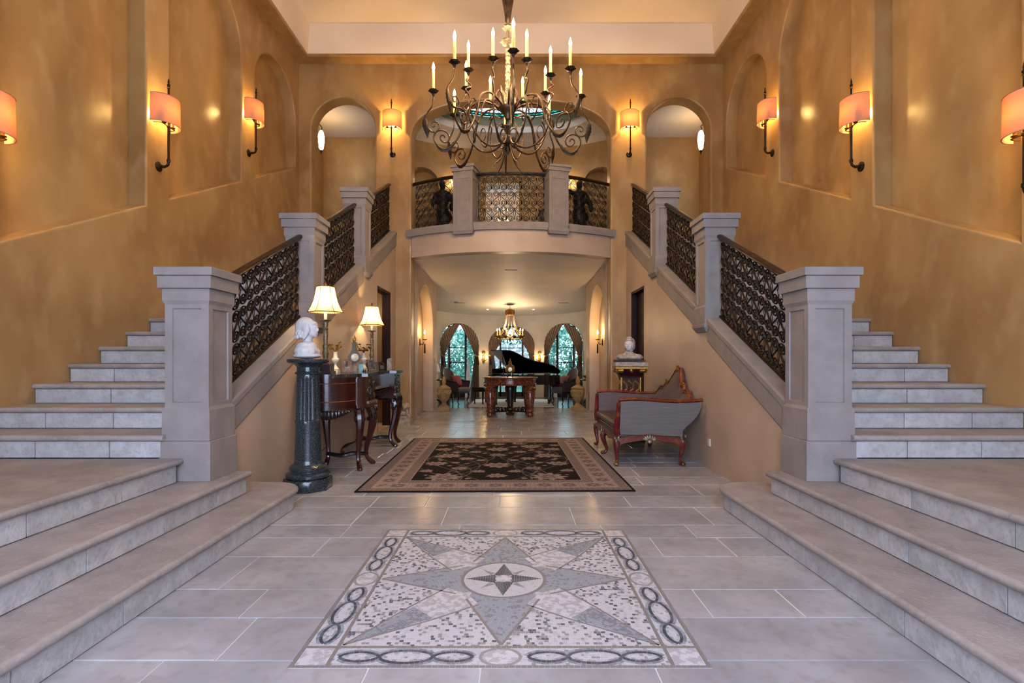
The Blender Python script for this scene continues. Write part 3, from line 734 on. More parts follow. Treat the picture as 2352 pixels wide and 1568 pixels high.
# ------------------------------------------------------------------ wall sconces with half-oval shades
def make_sconce(root):
    mb = MB(); mb.lathe([(.058, 0), (.058, .008), (.045, .018), (.02, .03), (0, .03)], 18); mb.xf(Matrix.Rotation(-PI/2, 4, 'X')); mb.build('wall_plate', IRON, root)
    mb = MB(); mb.tube(smoothpath([(0, .02, 0), (0, .075, 0), (0, .11, .02), (0, .12, .06)], 5), .015, 8); mb.lathe([(.021, .055), (.021, .085)], 10, (0, .12, 0)); mb.lathe([(.021, -.012), (.021, .012)], 10, (0, .06, 0))
    mb.lathe([(.013, .06), (.013, .46), (.02, .465), (.02, .48), (.011, .485), (.011, .93), (.019, .935), (.012, .95), (.019, .965), (.008, .985), (.012, 1.0), (.004, 1.04)], 10, (0, .12, 0)); mb.build('pipe_stem', IRON, root)
    mb = MB(); mb.tube([(-.11, .12, .475), (.11, .12, .475)], .007, 6)
    mb.tube(smoothpath([(-.11, .12, .475), (-.13, .08, .475), (-.13, .03, .475)], 3), .006, 6); mb.tube(smoothpath([(.11, .12, .475), (.13, .08, .475), (.13, .03, .475)], 3), .006, 6)
    for x in (-.08, .08): mb.lathe([(.008, .475), (.026, .487), (.026, .493), (.012, .5), (.012, .56)], 10, (x, .12, 0))
    mb.build('candle_bracket', BRASS, root)
    mb = MB(); n = 36
    ring = lambda z, k: [(.19*k*math.cos(a), .05+.18*k*math.sin(a), z) for a in [math.radians(-8+196*i/n) for i in range(n+1)]]
    mb.grid([ring(.47, 1.0), ring(.80, .97)]); sh = mb.build('drum_shade', SHADE, root)
    for zz, kk in ((.472, 1.002), (.798, .972)): MB().tube(ring(zz, kk), .004, 4).build('shade_trim', BIND, sh)
    for x in (-.08, .08):
        mb = MB(); mb.lathe([(.010, .56), (.016, .585), (.013, .61), (.003, .645)], 8, (x, .12, 0)); mb.build('bulb', FLAMEW, root)
    bulb(root, (0, .11, .64), 33, (1, .63, .20), .035)
BIND = mat('shade_binding', '#b07a5a', rough=.8)
FLAMEW = mat('warm_bulb', '#fff2d0', emit='#ffc06a', estr=9)
sco = None
spots = []
for s, side in ((-1, 'left'), (1, 'right')):
    for k, y in enumerate((4.11, 6.21, 8.33)):
        spots.append(((s*W, y, 3.53+SL*(y-6.21)), -s*-1*PI/2*1, ['pink shaded wall sconce nearest the camera on the %s wall', 'pink shaded sconce between big and middle niches of the %s wall', 'pink shaded sconce between middle and small niches of the %s wall'][k] % side))
    spots.append(((s*2.325, YE, 5.27), PI, 'wall sconce with drum shade on the %s pier beside the balcony arch' % side))
for loc, rz, lab in spots:
    if sco is None: o = thing('wall_sconce', lab, 'sconce', loc, rz, 'drum-shade wall sconces'); make_sconce(o); sco = o
    else: o = copy_tree(sco); o['label'] = lab; o.location = loc; o.rotation_euler = (0, 0, rz)
    if loc[1] == YE:
        for c in o.children:
            if c.type == 'LIGHT': c.data = c.data.copy(); c.data.energy = 70
# ---- lanterns in the upper corridors
MILK = mat('milk_glass_lit', '#f4ead8', rough=.3, emit='#ffe6c0', estr=5)
def lantern(root, s):
    mb = MB(); mb.tube(smoothpath([(s*.33, 0, .28), (s*.2, 0, .36), (s*.08, 0, .34), (0, 0, .27), (.015, 0, .23), (0, 0, .2)], 5), .009, 6); mb.ball((s*.325, 0, .28), (.012, .04, .04), 8, 6); mb.build('bracket', IRON, root)
    mb = MB(); mb.lathe([(.02, -.26), (.05, -.2), (.07, -.05), (.068, .05), (.05, .14), (.02, .19)], 14); mb.build('glass_shade', MILK, root)
    mb = MB(); mb.lathe([(.0, -.34), (.015, -.31), (.008, -.3), (.028, -.27), (.03, -.25), (0, -.25)], 10); mb.lathe([(0, .18), (.035, .18), (.02, .2), (.0, .21)], 10)
    for k in range(4):
        a = PI/4+k*PI/2; mb.tube(smoothpath([(.03*math.cos(a), .03*math.sin(a), -.26), (.075*math.cos(a), .075*math.sin(a), -.05), (.03*math.cos(a), .03*math.sin(a), .19)], 5), .004, 4)
    mb.build('cage', IRON, root)
    bulb(root, (-s*.12, 0, 0), 13, (1, .64, .26), .08)
for s, side in ((-1, 'left'), (1, 'right')):
    o = thing('hall_lantern', 'white glass hall lantern seen through the upper %s archway' % side, 'lantern', (s*4.1, 11.3, 6.0), 0, 'upper corridor lanterns'); lantern(o, s)
# ---- gallery: wall lights, console, bronze figures
for s, side in ((-1, 'left'), (1, 'right')):
    x = s*1.45; y = gal(x, 0)[1]
    o = thing('gallery_sconce', 'small candle wall light glowing behind the balcony railing, %s side' % side, 'sconce', (x, y, 5.3), 0, 'gallery wall lights')
    mb = MB(); mb.ball((0, -.01, 0), (.05, .012, .09)); mb.tube(smoothpath([(0, -.02, -.02), (0, -.09, -.06), (0, -.13, 0)], 5), .008, 6); mb.build('bracket', BRASS, o)
    candle(o, 0, -.13, -.02, 0); bulb(o, (0, -.13, .28), 9, (1, .70, .34), .03)
    # bronze figure by the railing
    x = s*1.38; st = thing('bronze_figure', ['dark bronze standing figure behind the left balcony railing', 'dark bronze figure with raised arm behind the right balcony railing'][s > 0], 'statue', (x, yb(x, -.09)+.5, ZF), 0, 'bronze figures on the balcony')
    it = [((0, 0, .07), (.17, .15, .08)), ((-.05, 0, .32), (.07, .08, .26)), ((.06, .01, .32), (.07, .08, .26)), ((0, 0, .62), (.13, .1, .16)), ((0, 0, .82), (.13, .09, .18)), ((0, 0, .97), (.17, .08, .07)), ((0, -.01, 1.06), (.045, .045, .07)), ((0, -.02, 1.15), (.065, .075, .09)), ((.03, .02, .5), (.17, .1, .14))]
    if s < 0: it += [((-.17, 0, .86), (.05, .05, .17), (0, 15, 0)), ((.19, -.03, .84), (.05, .05, .18), (0, -20, 0)), ((.2, -.08, .68), (.06, .09, .09))]
    else: it += [((-.2, 0, 1.02), (.13, .045, .045), (0, 25, 0)), ((-.31, -.03, 1.02), (.045, .045, .1), (0, 20, 0)), ((.18, .0, .84), (.05, .06, .17), (0, -20, 0)), ((.23, -.02, .7), (.05, .05, .12))]
    blobs('figure', it, BRONZE, st, .018, 3)
WD2 = mat('walnut', '#5a3620', '#40250f', scale=5, rough=.35, stretch=(1, 1, 5))
o = thing('gallery_console', 'long console table with pale top seen through the middle balcony railing', 'table', (-.25, 12.75, ZF))
mb = MB(); mb.box(-.75, .75, -.22, .22, .78, .82, .006); mb.build('top', PORC, o)
mb = MB(); mb.box(-.7, .7, -.19, .19, .62, .78); mb.build('apron', WD2, o)
for x in (-.66, .66):
    for y in (-.15, .15): MB().lathe([(.02, 0), (.03, .05), (.025, .3), (.035, .6), (.035, .63)], 8, (x, y, 0)).build('leg', WD2, o)
MB().box(-.68, .68, -.16, .16, .18, .21).build('shelf', WD2, o)
o = thing('crystal_candelabrum', 'crystal candelabrum on the gallery console', 'candelabrum', (-.22, 12.7, ZF+.82))
MB().lathe([(.08, 0), (.06, .02), (.02, .05), (.03, .12), (.015, .2), (.02, .3), (.008, .36)], 10).build('stem', PORC, o)
for a in range(5):
    t = 2*PI*a/5; MB().tube(smoothpath([(0, 0, .25), (.08*math.cos(t), .08*math.sin(t), .2), (.13*math.cos(t), .13*math.sin(t), .3)], 4), .006, 5).build('branch', BRASS, o)
    c = put('candle', CNM, o, Matrix.Translation((.13*math.cos(t), .13*math.sin(t), .28)) @ Matrix.Scale(.5, 4)); put('flame_bulb', FLM, c)
o = thing('gallery_mirror', 'large pale framed mirror on the gallery wall behind the railing', 'mirror', (-.35, gal(-.3, 0)[1]-.04, ZF+1.05))
MB().box(-.55, .55, 0, .02, 0, 1.0).build('glass', mat('mirror_glass', '#d8d4cc', rough=.12, metal=.9), o)
mb = MB()
for a in ((-.6, -.55, 0, 1), (.55, .6, 0, 1)): mb.box(a[0], a[1], -.015, .03, -.05, 1.05)
mb.box(-.6, .6, -.015, .03, -.05, 0); mb.box(-.6, .6, -.015, .03, 1.0, 1.05); mb.build('frame', GOLD, o)
o = thing('gallery_cabinet', 'brown wooden cabinet on the gallery behind the middle railing', 'cabinet', (1.0, 12.5, ZF))
mb = MB(); mb.box(-.32, .32, -.2, .2, .08, 1.1, .01); mb.box(-.35, .35, -.22, .22, 1.1, 1.14, .006); mb.box(-.34, .34, -.21, .21, 0, .08); mb.build('body', WD2, o)
for x in (-.16, .16):
    d = MB().box(x-.145, x+.145, -.215, -.2, .14, 1.04).build('door', MAHOG, o); MB().ball((x-.1*(1 if x > 0 else -1), -.225, .6), .014).build('knob', BRASS, d)
# ---- candle brackets in the passage niches
for s, side in ((-1, 'left'), (1, 'right')):
    xw = s*(px_(12.3)+.24); o = thing('niche_sconce', 'iron candle bracket glowing in the %s passage niche' % side, 'sconce', (xw, 12.3, 1.62), 0, 'niche candle brackets')
    mb = MB(); mb.ball((-s*.012, 0, .02), (.012, .05, .09)); mb.tube(smoothpath([(0, 0, 0), (-s*.07, 0, -.03), (-s*.11, 0, .03)], 4), .009, 6); mb.lathe([(.016, -.24), (.02, -.22), (.016, .0), (.016, .1)], 8, (-s*.12, 0, 0)); mb.build('bracket', IRON, o)
    MB().lathe([(.0, .07), (.05, .08), (.055, .09), (.0, .09)], 12, (-s*.12, 0, 0)).build('drip_pan', IRON, o)
    candle(o, -s*.12, 0, .06-.1, 0); bulb(o, (-s*.14, 0, .27), 20, (1, .62, .22), .03)
# ------------------------------------------------------------------ hall furniture
def cab(parent, m, x, y, h, dx, dy, r=1., foot=None, kick=1.):
    """cabriole leg: knee out along (dx, dy), ankle in, foot out"""
    t = [(0, 1.0, .050), (.030, .86, .056), (.034, .72, .048), (.012, .5, .036), (-.018, .28, .027), (-.016, .14, .024), (.012, .06, .030), (.038, .02, .030), (.045, .0, .020)]
    P = smoothpath([(x+dx*o*kick, y+dy*o*kick, h*z) for o, z, _ in t], 3); rr = []
    for i in range(len(P)):
        k = i/3; a = int(min(k, len(t)-2)); rr.append(lerp(t[a][2], t[a+1][2], k-a)*r)
    leg = MB().tube(P, rr, 8).build('leg', m, parent)
    if foot:
        mb = MB(); e = P[-3]
        for a in (-.6, 0, .6):
            mb.ball((e.x+dx*.012+(-dy)*a*.03, e.y+dy*.012+dx*a*.03, .02), (.018, .018, .02), 8, 5)
        mb.ball((e.x-dx*.01, e.y-dy*.01, .026), (.028, .028, .026), 8, 6); mb.build('paw_foot', foot, leg)
    return leg
# ---- granite pedestal with the child's bust
o = thing('granite_pedestal', 'dark green granite column pedestal beside the left steps', 'pedestal', (-1.945, 5.06, 0))
MB().lathe([(.225, 0), (.225, .10), (.218, .11)], 8, ph=PI/8).build('octagonal_plinth', GRAN, o)
MB().lathe([(.19, .108), (.205, .125), (.205, .15), (.18, .165), (.165, .172), (.165, .185), (.172, .2), (.172, .215), (.155, .235), (.135, .245), (.127, .265), (.125, .28)], 40).build('torus_base', GRAN, o)
fl = lambda a, z: 1-.075*max(0, math.cos(14*a)) if .66 < z < 1.07 else 1
MB().lathe([(.125, .28), (.117, .62), (.122, .64), (.122, .665), (.115, .67), (.104, 1.06), (.106, 1.065), (.104, 1.08), (.103, 1.1)], 84, mod=fl).build('fluted_shaft', GRAN, o)
MB().lathe([(.103, 1.1), (.118, 1.105), (.122, 1.115), (.116, 1.125), (.103, 1.13), (.103, 1.17), (.125, 1.195), (.145, 1.205)], 40).build('necking', GRAN, o)
MB().lathe([(.14, 1.204), (.17, 1.208), (.19, 1.22), (.194, 1.235), (.188, 1.247), (.18, 1.25), (0, 1.25)], 40).build('top_slab', GRAN, o)
b = thing('child_bust', 'white marble bust of a child with bobbed hair on the granite pedestal', 'bust', (-1.955, 5.06, 1.259), math.radians(-8))
it = [((-.018, 0, .305), (.098, .084, .092)), ((-.045, 0, .255), (.07, .076, .075)), ((.045, 0, .275), (.058, .058, .08)), ((.072, 0, .238), (.034, .042, .04)), ((.103, 0, .274), (.018, .012, .018)), ((.108, 0, .264), (.012, .012, .009)),
      ((.094, 0, .243), (.016, .02, .007)), ((.092, 0, .233), (.014, .018, .007)), ((.08, 0, .214), (.022, .024, .018)), ((.07, .026, .256), (.024, .02, .022)), ((.07, -.026, .256), (.024, .02, .022)), ((.068, 0, .325), (.032, .05, .03)), ((.092, .0, .298), (.014, .035, .008)),
      ((.005, 0, .185), (.045, .045, .07)), ((.0, 0, .125), (.075, .095, .04)), ((-.005, 0, .065), (.112, .13, .075)), ((.0, 0, .02), (.128, .14, .03)), ((-.04, 0, .10), (.06, .09, .06)), ((.035, 0, .1), (.06, .075, .06)), ((.05, .04, .06), (.06, .05, .05)), ((.05, -.04, .06), (.06, .05, .05))]
for k in range(11):
    a = math.radians(62+23.6*k); it.append(((-.03+.078*math.cos(a), .078*math.sin(a), .203+.006*math.sin(2.3*k)), (.017, .017, .022)))
    it.append(((-.026+.076*math.cos(a+.15), .075*math.sin(a+.15), .232), (.018, .018, .022)))
for sg in (-1, 1):
    it += [((.02, sg*.070, .225), (.022, .018, .035)), ((.025, sg*.066, .275), (.04, .022, .06))]
blobs('carved_bust', it, WHITE, b, .0055, 4)
# ---- carved console
DX = -1.66
near = [(-2.245, 5.60), (-2.13, 5.535), (-2.02, 5.515), (-1.91, 5.545), (-1.82, 5.615), (-1.755, 5.72), (-1.715, 5.835)]
pil = [(-1.695, 5.84), (-1.645, 5.885), (-1.63, 5.96)]
def endplan(): return near+pil+[(-1.63, 6.33), (-2.245, 6.33)]
mir = lambda pts: [(x, 13.70-y) for x, y in pts]
co = thing('console_cabinet', 'carved mahogany console with bowed ends and black marble top', 'console', (0, 0, 0))
def grow(pts, r): return offset(pts, r)
for k in (0, 1):
    f = (lambda p: p) if k == 0 else mir
    cabn = MB().prism(f(endplan()), .735, 1.045).build('end_cabinet', MAHOG, co, smooth=30)
    e = endplan()
    for z0, z1, g in ((.70, .722, .022), (.722, .74, .012), (1.03, 1.048, .012)):
        MB().prism(f([(x, y) for x, y in grow(e, g if not k else g)]), z0, z1).build('moulding', MAHOG, cabn, smooth=30)
    # inlaid border lines on the bow
    c = [(x-.0, y-.004) for x, y in near[0:]]; c = grow(near+[(-2.245, 6.3)], .004)[1:7]
    for z in (.79, .985): MB().tube([(p[0], p[1], z) for p in f(c)], .0045, 4).build('inlay_line', mat('inlay', '#8a4a2a', rough=.3) if 'inlay' not in bpy.data.materials else bpy.data.materials['inlay'], cabn)
    p = f([c[-1]])[0]; MB().tube([(p[0], p[1], .79), (p[0], p[1], .985)], .0045, 4).build('inlay_line', bpy.data.materials['inlay'], cabn)
    # carved pilaster on the front
    mb = MB(); cy = [6.02, 6.14, 6.27]
    for j in range(26):
        y = R.uniform(6.0, 6.3); z = R.uniform(.78, 1.01); yy = y if k == 0 else 13.70-y
        mb.ball((-1.628, yy, z), (.014, R.uniform(.015, .03), R.uniform(.02, .035)), 6, 4)
    pc = mb.build('carved_panel', WOODD, cabn); pc['kind'] = 'stuff'
    MB().box(-1.64, -1.612, *( (5.985, 6.335) if k == 0 else (13.70-6.335, 13.70-5.985)), .735, .765).build('pilaster_foot', SILV, cabn, smooth=0)
    # shell apron under the bow
    mb = MB(); cc = grow(near, .006)
    for j in range(15):
        t = (j+.5)/15; i = t*(len(cc)-2); a = int(i); q_ = V(cc[a]).lerp(V(cc[a+1]), i-a); yy = q_.y if k == 0 else 13.70-q_.y
        mb.ball((q_.x, yy, .685-.03*math.sin(PI*t)), (.04, .03, .045*math.sin(PI*t)+.015), 8, 5)
    mb.build('shell_apron', WOODD, co)
    for x, y, dx, dy in ((-1.70, 5.90, .5, -.87), (-1.685, 6.24, .95, .2), (-2.16, 6.2, -.1, -.6)):
        yy = y if k == 0 else 13.70-y; L_ = cab(co, MAHOG, x, yy, .705, dx, dy if k == 0 else -dy, 1.0, None, 1.5)
        mb = MB()
        for j in range(14):
            a = R.uniform(0, 2*PI); z = R.uniform(.54, .69); r_ = .05
            mb.ball((x+dx*.04+r_*math.cos(a), yy+(dy if k == 0 else -dy)*.04+r_*math.sin(a), z), (.018, .018, .028), 6, 4)
        pc = mb.build('carved_knee', WOODD, L_); pc['kind'] = 'stuff'
    q0 = 6.2 if k == 0 else 7.5
    MB().tube(smoothpath([(-2.17, q0, .13), (-1.98, q0-.02, .11), (-1.86, q0+.02, .13), (-1.7, q0+.03, .12)], 5), .024, 6).build('stretcher', WOODD, co)
MB().tube(smoothpath([(-1.98, 6.2, .12), (-2.08, 6.5, .14), (-2.02, 6.85, .17), (-2.08, 7.2, .14), (-1.98, 7.5, .12)], 6), [.02+.008*math.sin(i) for i in range(25)], 6).build('long_stretcher', WOODD, co)
dr = MB().box(-2.24, -1.73, 6.33, 7.37, .88, 1.045).build('drawer_front', MAHOG, co, smooth=0)
MB().box(-1.735, -1.70, 6.34, 7.36, .862, .885, .004).build('drawer_moulding', SILV, dr, smooth=0)
mb = MB()
for j in range(30):
    t = (j+.5)/30; y = lerp(6.36, 7.34, t); mb.ball((-1.725, y, .84-.06*math.sin(PI*t)*R.uniform(.4, 1)), (.02, .025, .032), 6, 4)
pc = mb.build('carved_apron', WOODD, co); pc['kind'] = 'stuff'
top = grow(near, .03)[1:]+[(-1.60, 5.90), (-1.595, 6.36), (-1.69, 6.38)]
top = [(-2.25, 5.56)]+top
MB().prism(top+mir(top)[::-1], 1.048, 1.085).build('marble_top', MARB, co, smooth=30)
ZT = 1.0855
# ---- table lamps
def table_lamp(o):
    mb = MB(); mb.box(-.085, .085, -.085, .085, 0, .03, .004); mb.box(-.07, .07, -.07, .07, .03, .115, .012); mb.build('base', mat('aubergine_base', '#3a2c34', rough=.35), o, smooth=20)
    MB().lathe([(.045, .115), (.03, .135), (.022, .16), (.03, .19), (.038, .225), (.03, .25), (.026, .27), (.03, .29), (.032, .31), (.022, .33), (.024, .36), (.028, .42), (.026, .46), (.02, .48), (.03, .495), (.022, .51), (.03, .54), (.02, .565), (.024, .575)], 14).build('turned_column', SILV, o)
    MB().lathe([(.02, .575), (.06, .583), (.066, .592), (.02, .596)], 18).build('drip_pan', SILV, o)
    MB().lathe([(.018, .596), (.018, .69), (.01, .7), (.01, .76)], 10).build('candle_sleeve', PORC, o)
    prof = [(.185, .675), (.150, .735), (.125, .80), (.108, .87), (.094, .955)]
    sh = MB().lathe(prof, 6, cap=False, ph=.3).build('bell_shade', SHADEI, o, smooth=0)
    for k in range(6):
        a = 2*PI*k/6+.3; MB().tube([(r*math.cos(a), r*math.sin(a), z) for r, z in prof], .004, 4).build('shade_rib', mat('braid', '#5a3a22', rough=.8) if 'braid' not in bpy.data.materials else bpy.data.materials['braid'], sh)
    for r, z in (prof[0], prof[-1]): MB().tube([(r*math.cos(2*PI*k/6+.3), r*math.sin(2*PI*k/6+.3), z) for k in range(6)], .005, 4, True).build('shade_braid', bpy.data.materials['braid'], sh)
    MB().lathe([(.004, .7), (.004, .965), (.016, .97), (.01, .98), (.016, .995), (.006, 1.012)], 10).build('finial', BRASS, o)
    bulb(o, (0, 0, .80), 26, (1, .72, .36), .03)
lp = thing('table_lamp', 'tall candlestick lamp with bell shade on the near end of the console', 'table lamp', (-2.02, 5.74, ZT), 0, 'console lamps'); table_lamp(lp)
l2 = copy_tree(lp); l2.location = (-2.10, 7.93, ZT); l2['label'] = 'tall candlestick lamp with bell shade on the far end of the console'
# ---- small things on the console
LFG = mat('gilt_metal', '#b08a3c', '#8a6420', scale=30, rough=.35, metal=.8)
def vase(o, dark):
    MB().lathe([(.06, 0), (.06, .03), (.05, .035), (.055, .04)], 4, ph=PI/4).build('plinth', PORC, o, smooth=20)
    MB().lathe([(.048, .04), (.03, .06), (.014, .085), (.012, .10), (.02, .115), (.04, .135), (.046, .16), (.044, .168), (.03, .175), (.026, .19), (.023, .235), (.03, .25), (.02, .25), (0, .22)], 22).build('vase_body', PORC, o)
    for k in range(9):
        a = 2*PI*k/9+R.random(); l = R.uniform(.05, .11); zt = R.uniform(.30, .37)
        e = V((l*math.cos(a), l*math.sin(a), zt))
        mb = MB(); mb.tube(smoothpath([(0, 0, .24), (e.x*.3, e.y*.3, .29), e], 3), .003, 4)
        for j in range(5):
            t = 2*PI*j/5; mb.ball((e.x+.011*math.cos(t), e.y+.011*math.sin(t), e.z+.004), (.011, .011, .009), 6, 4)
        mb.ball((e.x, e.y, e.z+.008), .009, 6, 4); mb.ball((e.x*.6, e.y*.6, .285), (.014, .008, .012), 6, 4)
        mb.build('gilt_flower', dark, o)
v1 = thing('gilt_flower_vase', 'white vase with gilt flowers nearest the near lamp', 'vase', (-2.09, 6.27, ZT), 0, 'gilt flower vases'); vase(v1, LFG)
v2 = thing('gilt_flower_vase', 'white vase with dull gilt flowers beyond the lyre clock', 'vase', (-2.08, 7.42, ZT), 0, 'gilt flower vases'); vase(v2, mat('dull_gilt', '#7a5c2c', '#4c3818', scale=30, rough=.45, metal=.7))
o = thing('lyre_clock', 'lyre shaped mantel clock with gilt mounts on the console', 'clock', (-2.08, 6.98, ZT), math.radians(25))
MB().lathe([(.075, 0), (.075, .04), (.06, .045), (.06, .06), (.03, .07), (.028, .1), (.045, .115)], 16, sy=.7).build('foot', STONEB, o)
h = [(.02, .11), (.06, .13), (.082, .17), (.08, .21), (.055, .25), (.03, .29), (.024, .33), (.03, .37), (.034, .385)]
for nm, k, d0, d1, m in (('body', 1., -.035, .035, mat('grey_shell', '#6d6250', '#54493a', scale=8, rough=.35)), ('gilt_edge', 1.06, -.012, .012, LFG)):
    poly = [(a*k, z) for a, z in h]+[(-a*k, z) for a, z in h[::-1]]; MB().prism(poly, d0, d1, lambda u, v, w_: (u, w_, v)).build(nm, m, o)
d = MB().lathe([(.05, 0), (.05, .01), (.042, .014), (0, .014)], 20); d.xf(Matrix.Translation((0, -.036, .185)) @ Matrix.Rotation(PI/2, 4, 'X')); d.build('dial', PORC, o)
blobs('flame_crest', [((0, 0, .40), (.02, .018, .03)), ((.01, 0, .43), (.014, .012, .03)), ((-.012, 0, .42), (.012, .012, .025)), ((.004, 0, .46), (.007, .007, .025)), ((.03, -.03, .33), (.014, .014, .04)), ((.04, -.03, .29), (.016, .014, .03))], LFG, o, .005, 2)
def frame(name, lab, x, y, w_, h_, rz, m, inner, tilt=.22):
    o = thing(name, lab, 'picture frame', (x, y, ZT), rz, 'framed photographs on the console')
    M_ = Matrix.Rotation(-tilt, 4, 'X')
    mb = MB()
    for a in ((-w_, w_, 0, .018), (-w_, w_, h_-.018, h_), (-w_, -w_+.018, .018, h_-.018), (w_-.018, w_, .018, h_-.018)): mb.box(a[0], a[1], -.008, .012, a[2], a[3])
    mb.xf(M_).build('moulding', m, o, smooth=0); MB().box(-w_+.016, w_-.016, 0, .008, .016, h_-.016).xf(M_).build('photograph', inner, o, smooth=0)
    MB().box(-.015, .015, .03, .034, 0, h_*.8).xf(Matrix.Rotation(tilt*.9, 4, 'X')).build('easel_back', m, o, smooth=0)
PHOTO = mat('photo_print', '#7d7770', '#3e3a38', scale=25, rough=.3)
frame('photo_frame', 'brown wooden photo frame standing before the lyre clock', -1.93, 6.2, .055, .17, math.radians(25), mat('oak_frame', '#7a5028', '#5d3a1a', scale=10, rough=.4), PHOTO)
frame('photo_frame', 'silver photo frame leaning beside the far vase', -1.90, 7.22, .06, .16, math.radians(50), mat('silver_frame', '#a39a90', '#6e655c', scale=60, rough=.3, metal=.6), PHOTO, .3)
frame('photo_frame', 'small dark photo frame near the far lamp', -1.86, 7.6, .045, .12, math.radians(40), WOODD, PHOTO)
o = thing('painted_box', 'small turquoise painted box on the console', 'box', (-1.915, 6.72, ZT), .3)
MB().box(-.028, .028, -.02, .02, 0, .10, .003).build('body', mat('turquoise_paint', '#4f9aa0', '#7fb4b0', scale=30, rough=.5), o, smooth=0); MB().box(-.03, .03, -.022, .022, .10, .113, .003).build('lid', mat('box_lid', '#5c4a44', rough=.5), o, smooth=0)
o = thing('carved_box', 'tall pale carved box at the far end of the console', 'box', (-1.83, 7.93, ZT), 0)
MB().box(-.035, .035, -.03, .03, 0, .145, .004).build('body', STONEB, o, smooth=0); MB().prism([(-.035, .145), (.035, .145), (.025, .165), (0, .175), (-.025, .165)], -.03, .03, lambda u, v, h_: (u, h_, v)).build('lid', STONEB, o)
o = thing('tiny_figurine', 'tiny dark bronze figurine at the edge of the marble top', 'figurine', (-1.78, 6.36, ZT))
blobs('figure', [((0, 0, .012), (.014, .012, .012)), ((.02, .006, .012), (.012, .01, .012)), ((0, 0, .03), (.008, .008, .012)), ((.02, .006, .028), (.007, .007, .01))], BRONZE, o, .004, 1)
tag(MB().tube(smoothpath([(-2.2, 6.0, 1.0), (-2.255, 6.25, .7), (-2.25, 6.45, .45), (-2.2, 6.35, .22), (-2.24, 5.95, .12), (-2.1, 5.8, .07), (-2.16, 5.68, .02), (-2.22, 5.82, .01)], 6), .006, 5).build('lamp_cord', BLACKL), 'black lamp cord hanging behind the console', 'cord')
# ---- stone lion on a box plinth by the left pier
o = thing('stone_lion', 'small pale stone lion sitting on a block by the left pier', 'statue', (-2.03, 9.95, 0))
MB().box(-.17, .14, -.12, .12, 0, .17, .008).build('plinth_block', STONEB, o, smooth=20)
blobs('lion', [((0, .03, .22), (.10, .085, .06)), ((.02, .02, .29), (.07, .07, .09)), ((.05, -.02, .36), (.06, .06, .065)), ((.09, -.03, .35), (.03, .035, .03)), ((.07, -.06, .22), (.025, .025, .07)), ((.08, .03, .22), (.025, .025, .07)), ((.1, -.06, .18), (.03, .025, .018)), ((-.08, -.03, .21), (.04, .05, .05)), ((.03, -.05, .41), (.015, .015, .02)), ((.03, .03, .41), (.015, .015, .02)), ((.02, -.02, .35), (.065, .075, .07)), ((-.1, .05, .24), (.02, .02, .06))], STONEB, o, .009, 2)
# ------------------------------------------------------------------ settee
se = thing('settee', 'red lacquer settee with grey satin sides and brown leather seat', 'settee', (1.235, 6.15, 0))
SLEN = 1.44
def top_u(t):
    t = abs(t-.5)*2
    return interp([(0, 1.13), (.1, 1.12), (.18, 1.06), (.3, .98), (.38, .93), (.46, .945), (.54, .92), (.6, .85), (.7, .865), (.8, .86), (.88, .82), (1., .765)], t)
# rails
def rail_poly(L_, zt, zb, dips):
    n = 40; pts = [(0, zt), (L_, zt)]
    for i in range(n+1):
        u = L_*(1-i/n); t = u/L_; z = zb
        for c, wd, am in dips: z -= am*math.exp(-((t-c)/wd)**2)
        pts.append((u, z))
    return pts
MB().prism(rail_poly(SLEN, .335, .295, ((.25, .07, .03), (.75, .07, .03), (.0, .06, .05), (.5, .05, .05), (1, .06, .05))), -.01, .045, lambda u, v, h_: (h_, u, v)).build('front_rail', REDL, se)
for yv, nm in ((0, 'side_rail'), (SLEN, 'side_rail')):
    zt = .345
    n = 40; up = [(u, .345+.02*math.sin(2*PI*u/.78-PI/2)) for u in [.78*i/n for i in range(n+1)]]; lo_ = [(u, .285+.02*math.sin(2*PI*u/.78-PI/2)-.05*math.exp(-(u/.06)**2)-.05*math.exp(-((u-.78)/.06)**2)) for u in [.78*i/n for i in range(n+1)]]
    r_ = MB().prism(up+lo_[::-1], yv-.035, yv+.01 if yv == 0 else yv+.035, lambda u, v, h_: (u, h_, v)).build('side_rail', REDL, se)
    sh = MB()
    for j in range(7):
        a = math.radians(-70+140*j/6); sh.ball((.40+.055*math.sin(a), yv+(-.04 if yv == 0 else .04), .30+.03*math.cos(a)), (.014, .012, .034), 6, 5, Matrix.Rotation(-a, 3, 'Y').inverted())
    sh.ball((.40, yv+(-.045 if yv == 0 else .045), .285), (.03, .012, .025), 8, 5); sh.build('shell_carving', SILV, r_)
    MB().tube([(p[0], yv+(-.036 if yv == 0 else .036), p[1]) for p in up], .005, 4).build('gilt_edge', GOLD, r_)
    MB().tube([(p[0], yv+(-.036 if yv == 0 else .036), p[1]) for p in lo_], .005, 4).build('gilt_edge', GOLD, r_)
MB().prism(rail_poly(SLEN, .335, .31, ()), .76, .79, lambda u, v, h_: (h_, u, v)).build('back_rail', REDL, se)
for x, y, dx, dy in ((.02, .0, -.3, -.8), (.02, SLEN*.52, -1, 0), (.02, SLEN, -.3, .8), (.775, 0, .5, -.7), (.775, SLEN, .5, .7)):
    lg = cab(se, REDL, x, y, .30, dx*.8, dy*.8, .72, BRASS, 1.1)
    mb = MB()
    for j in range(8): mb.ball((x+dx*.03+R.uniform(-.03, .03), y+dy*.03+R.uniform(-.03, .03), R.uniform(.27, .37)), (.014, .014, .02), 6, 4)
    pc = mb.build('gilt_carving', SILV, lg); pc['kind'] = 'stuff'
MB().box(.02, .80, .01, SLEN-.01, .335, .42, .02).build('seat_deck', LEATH, se, smooth=40)
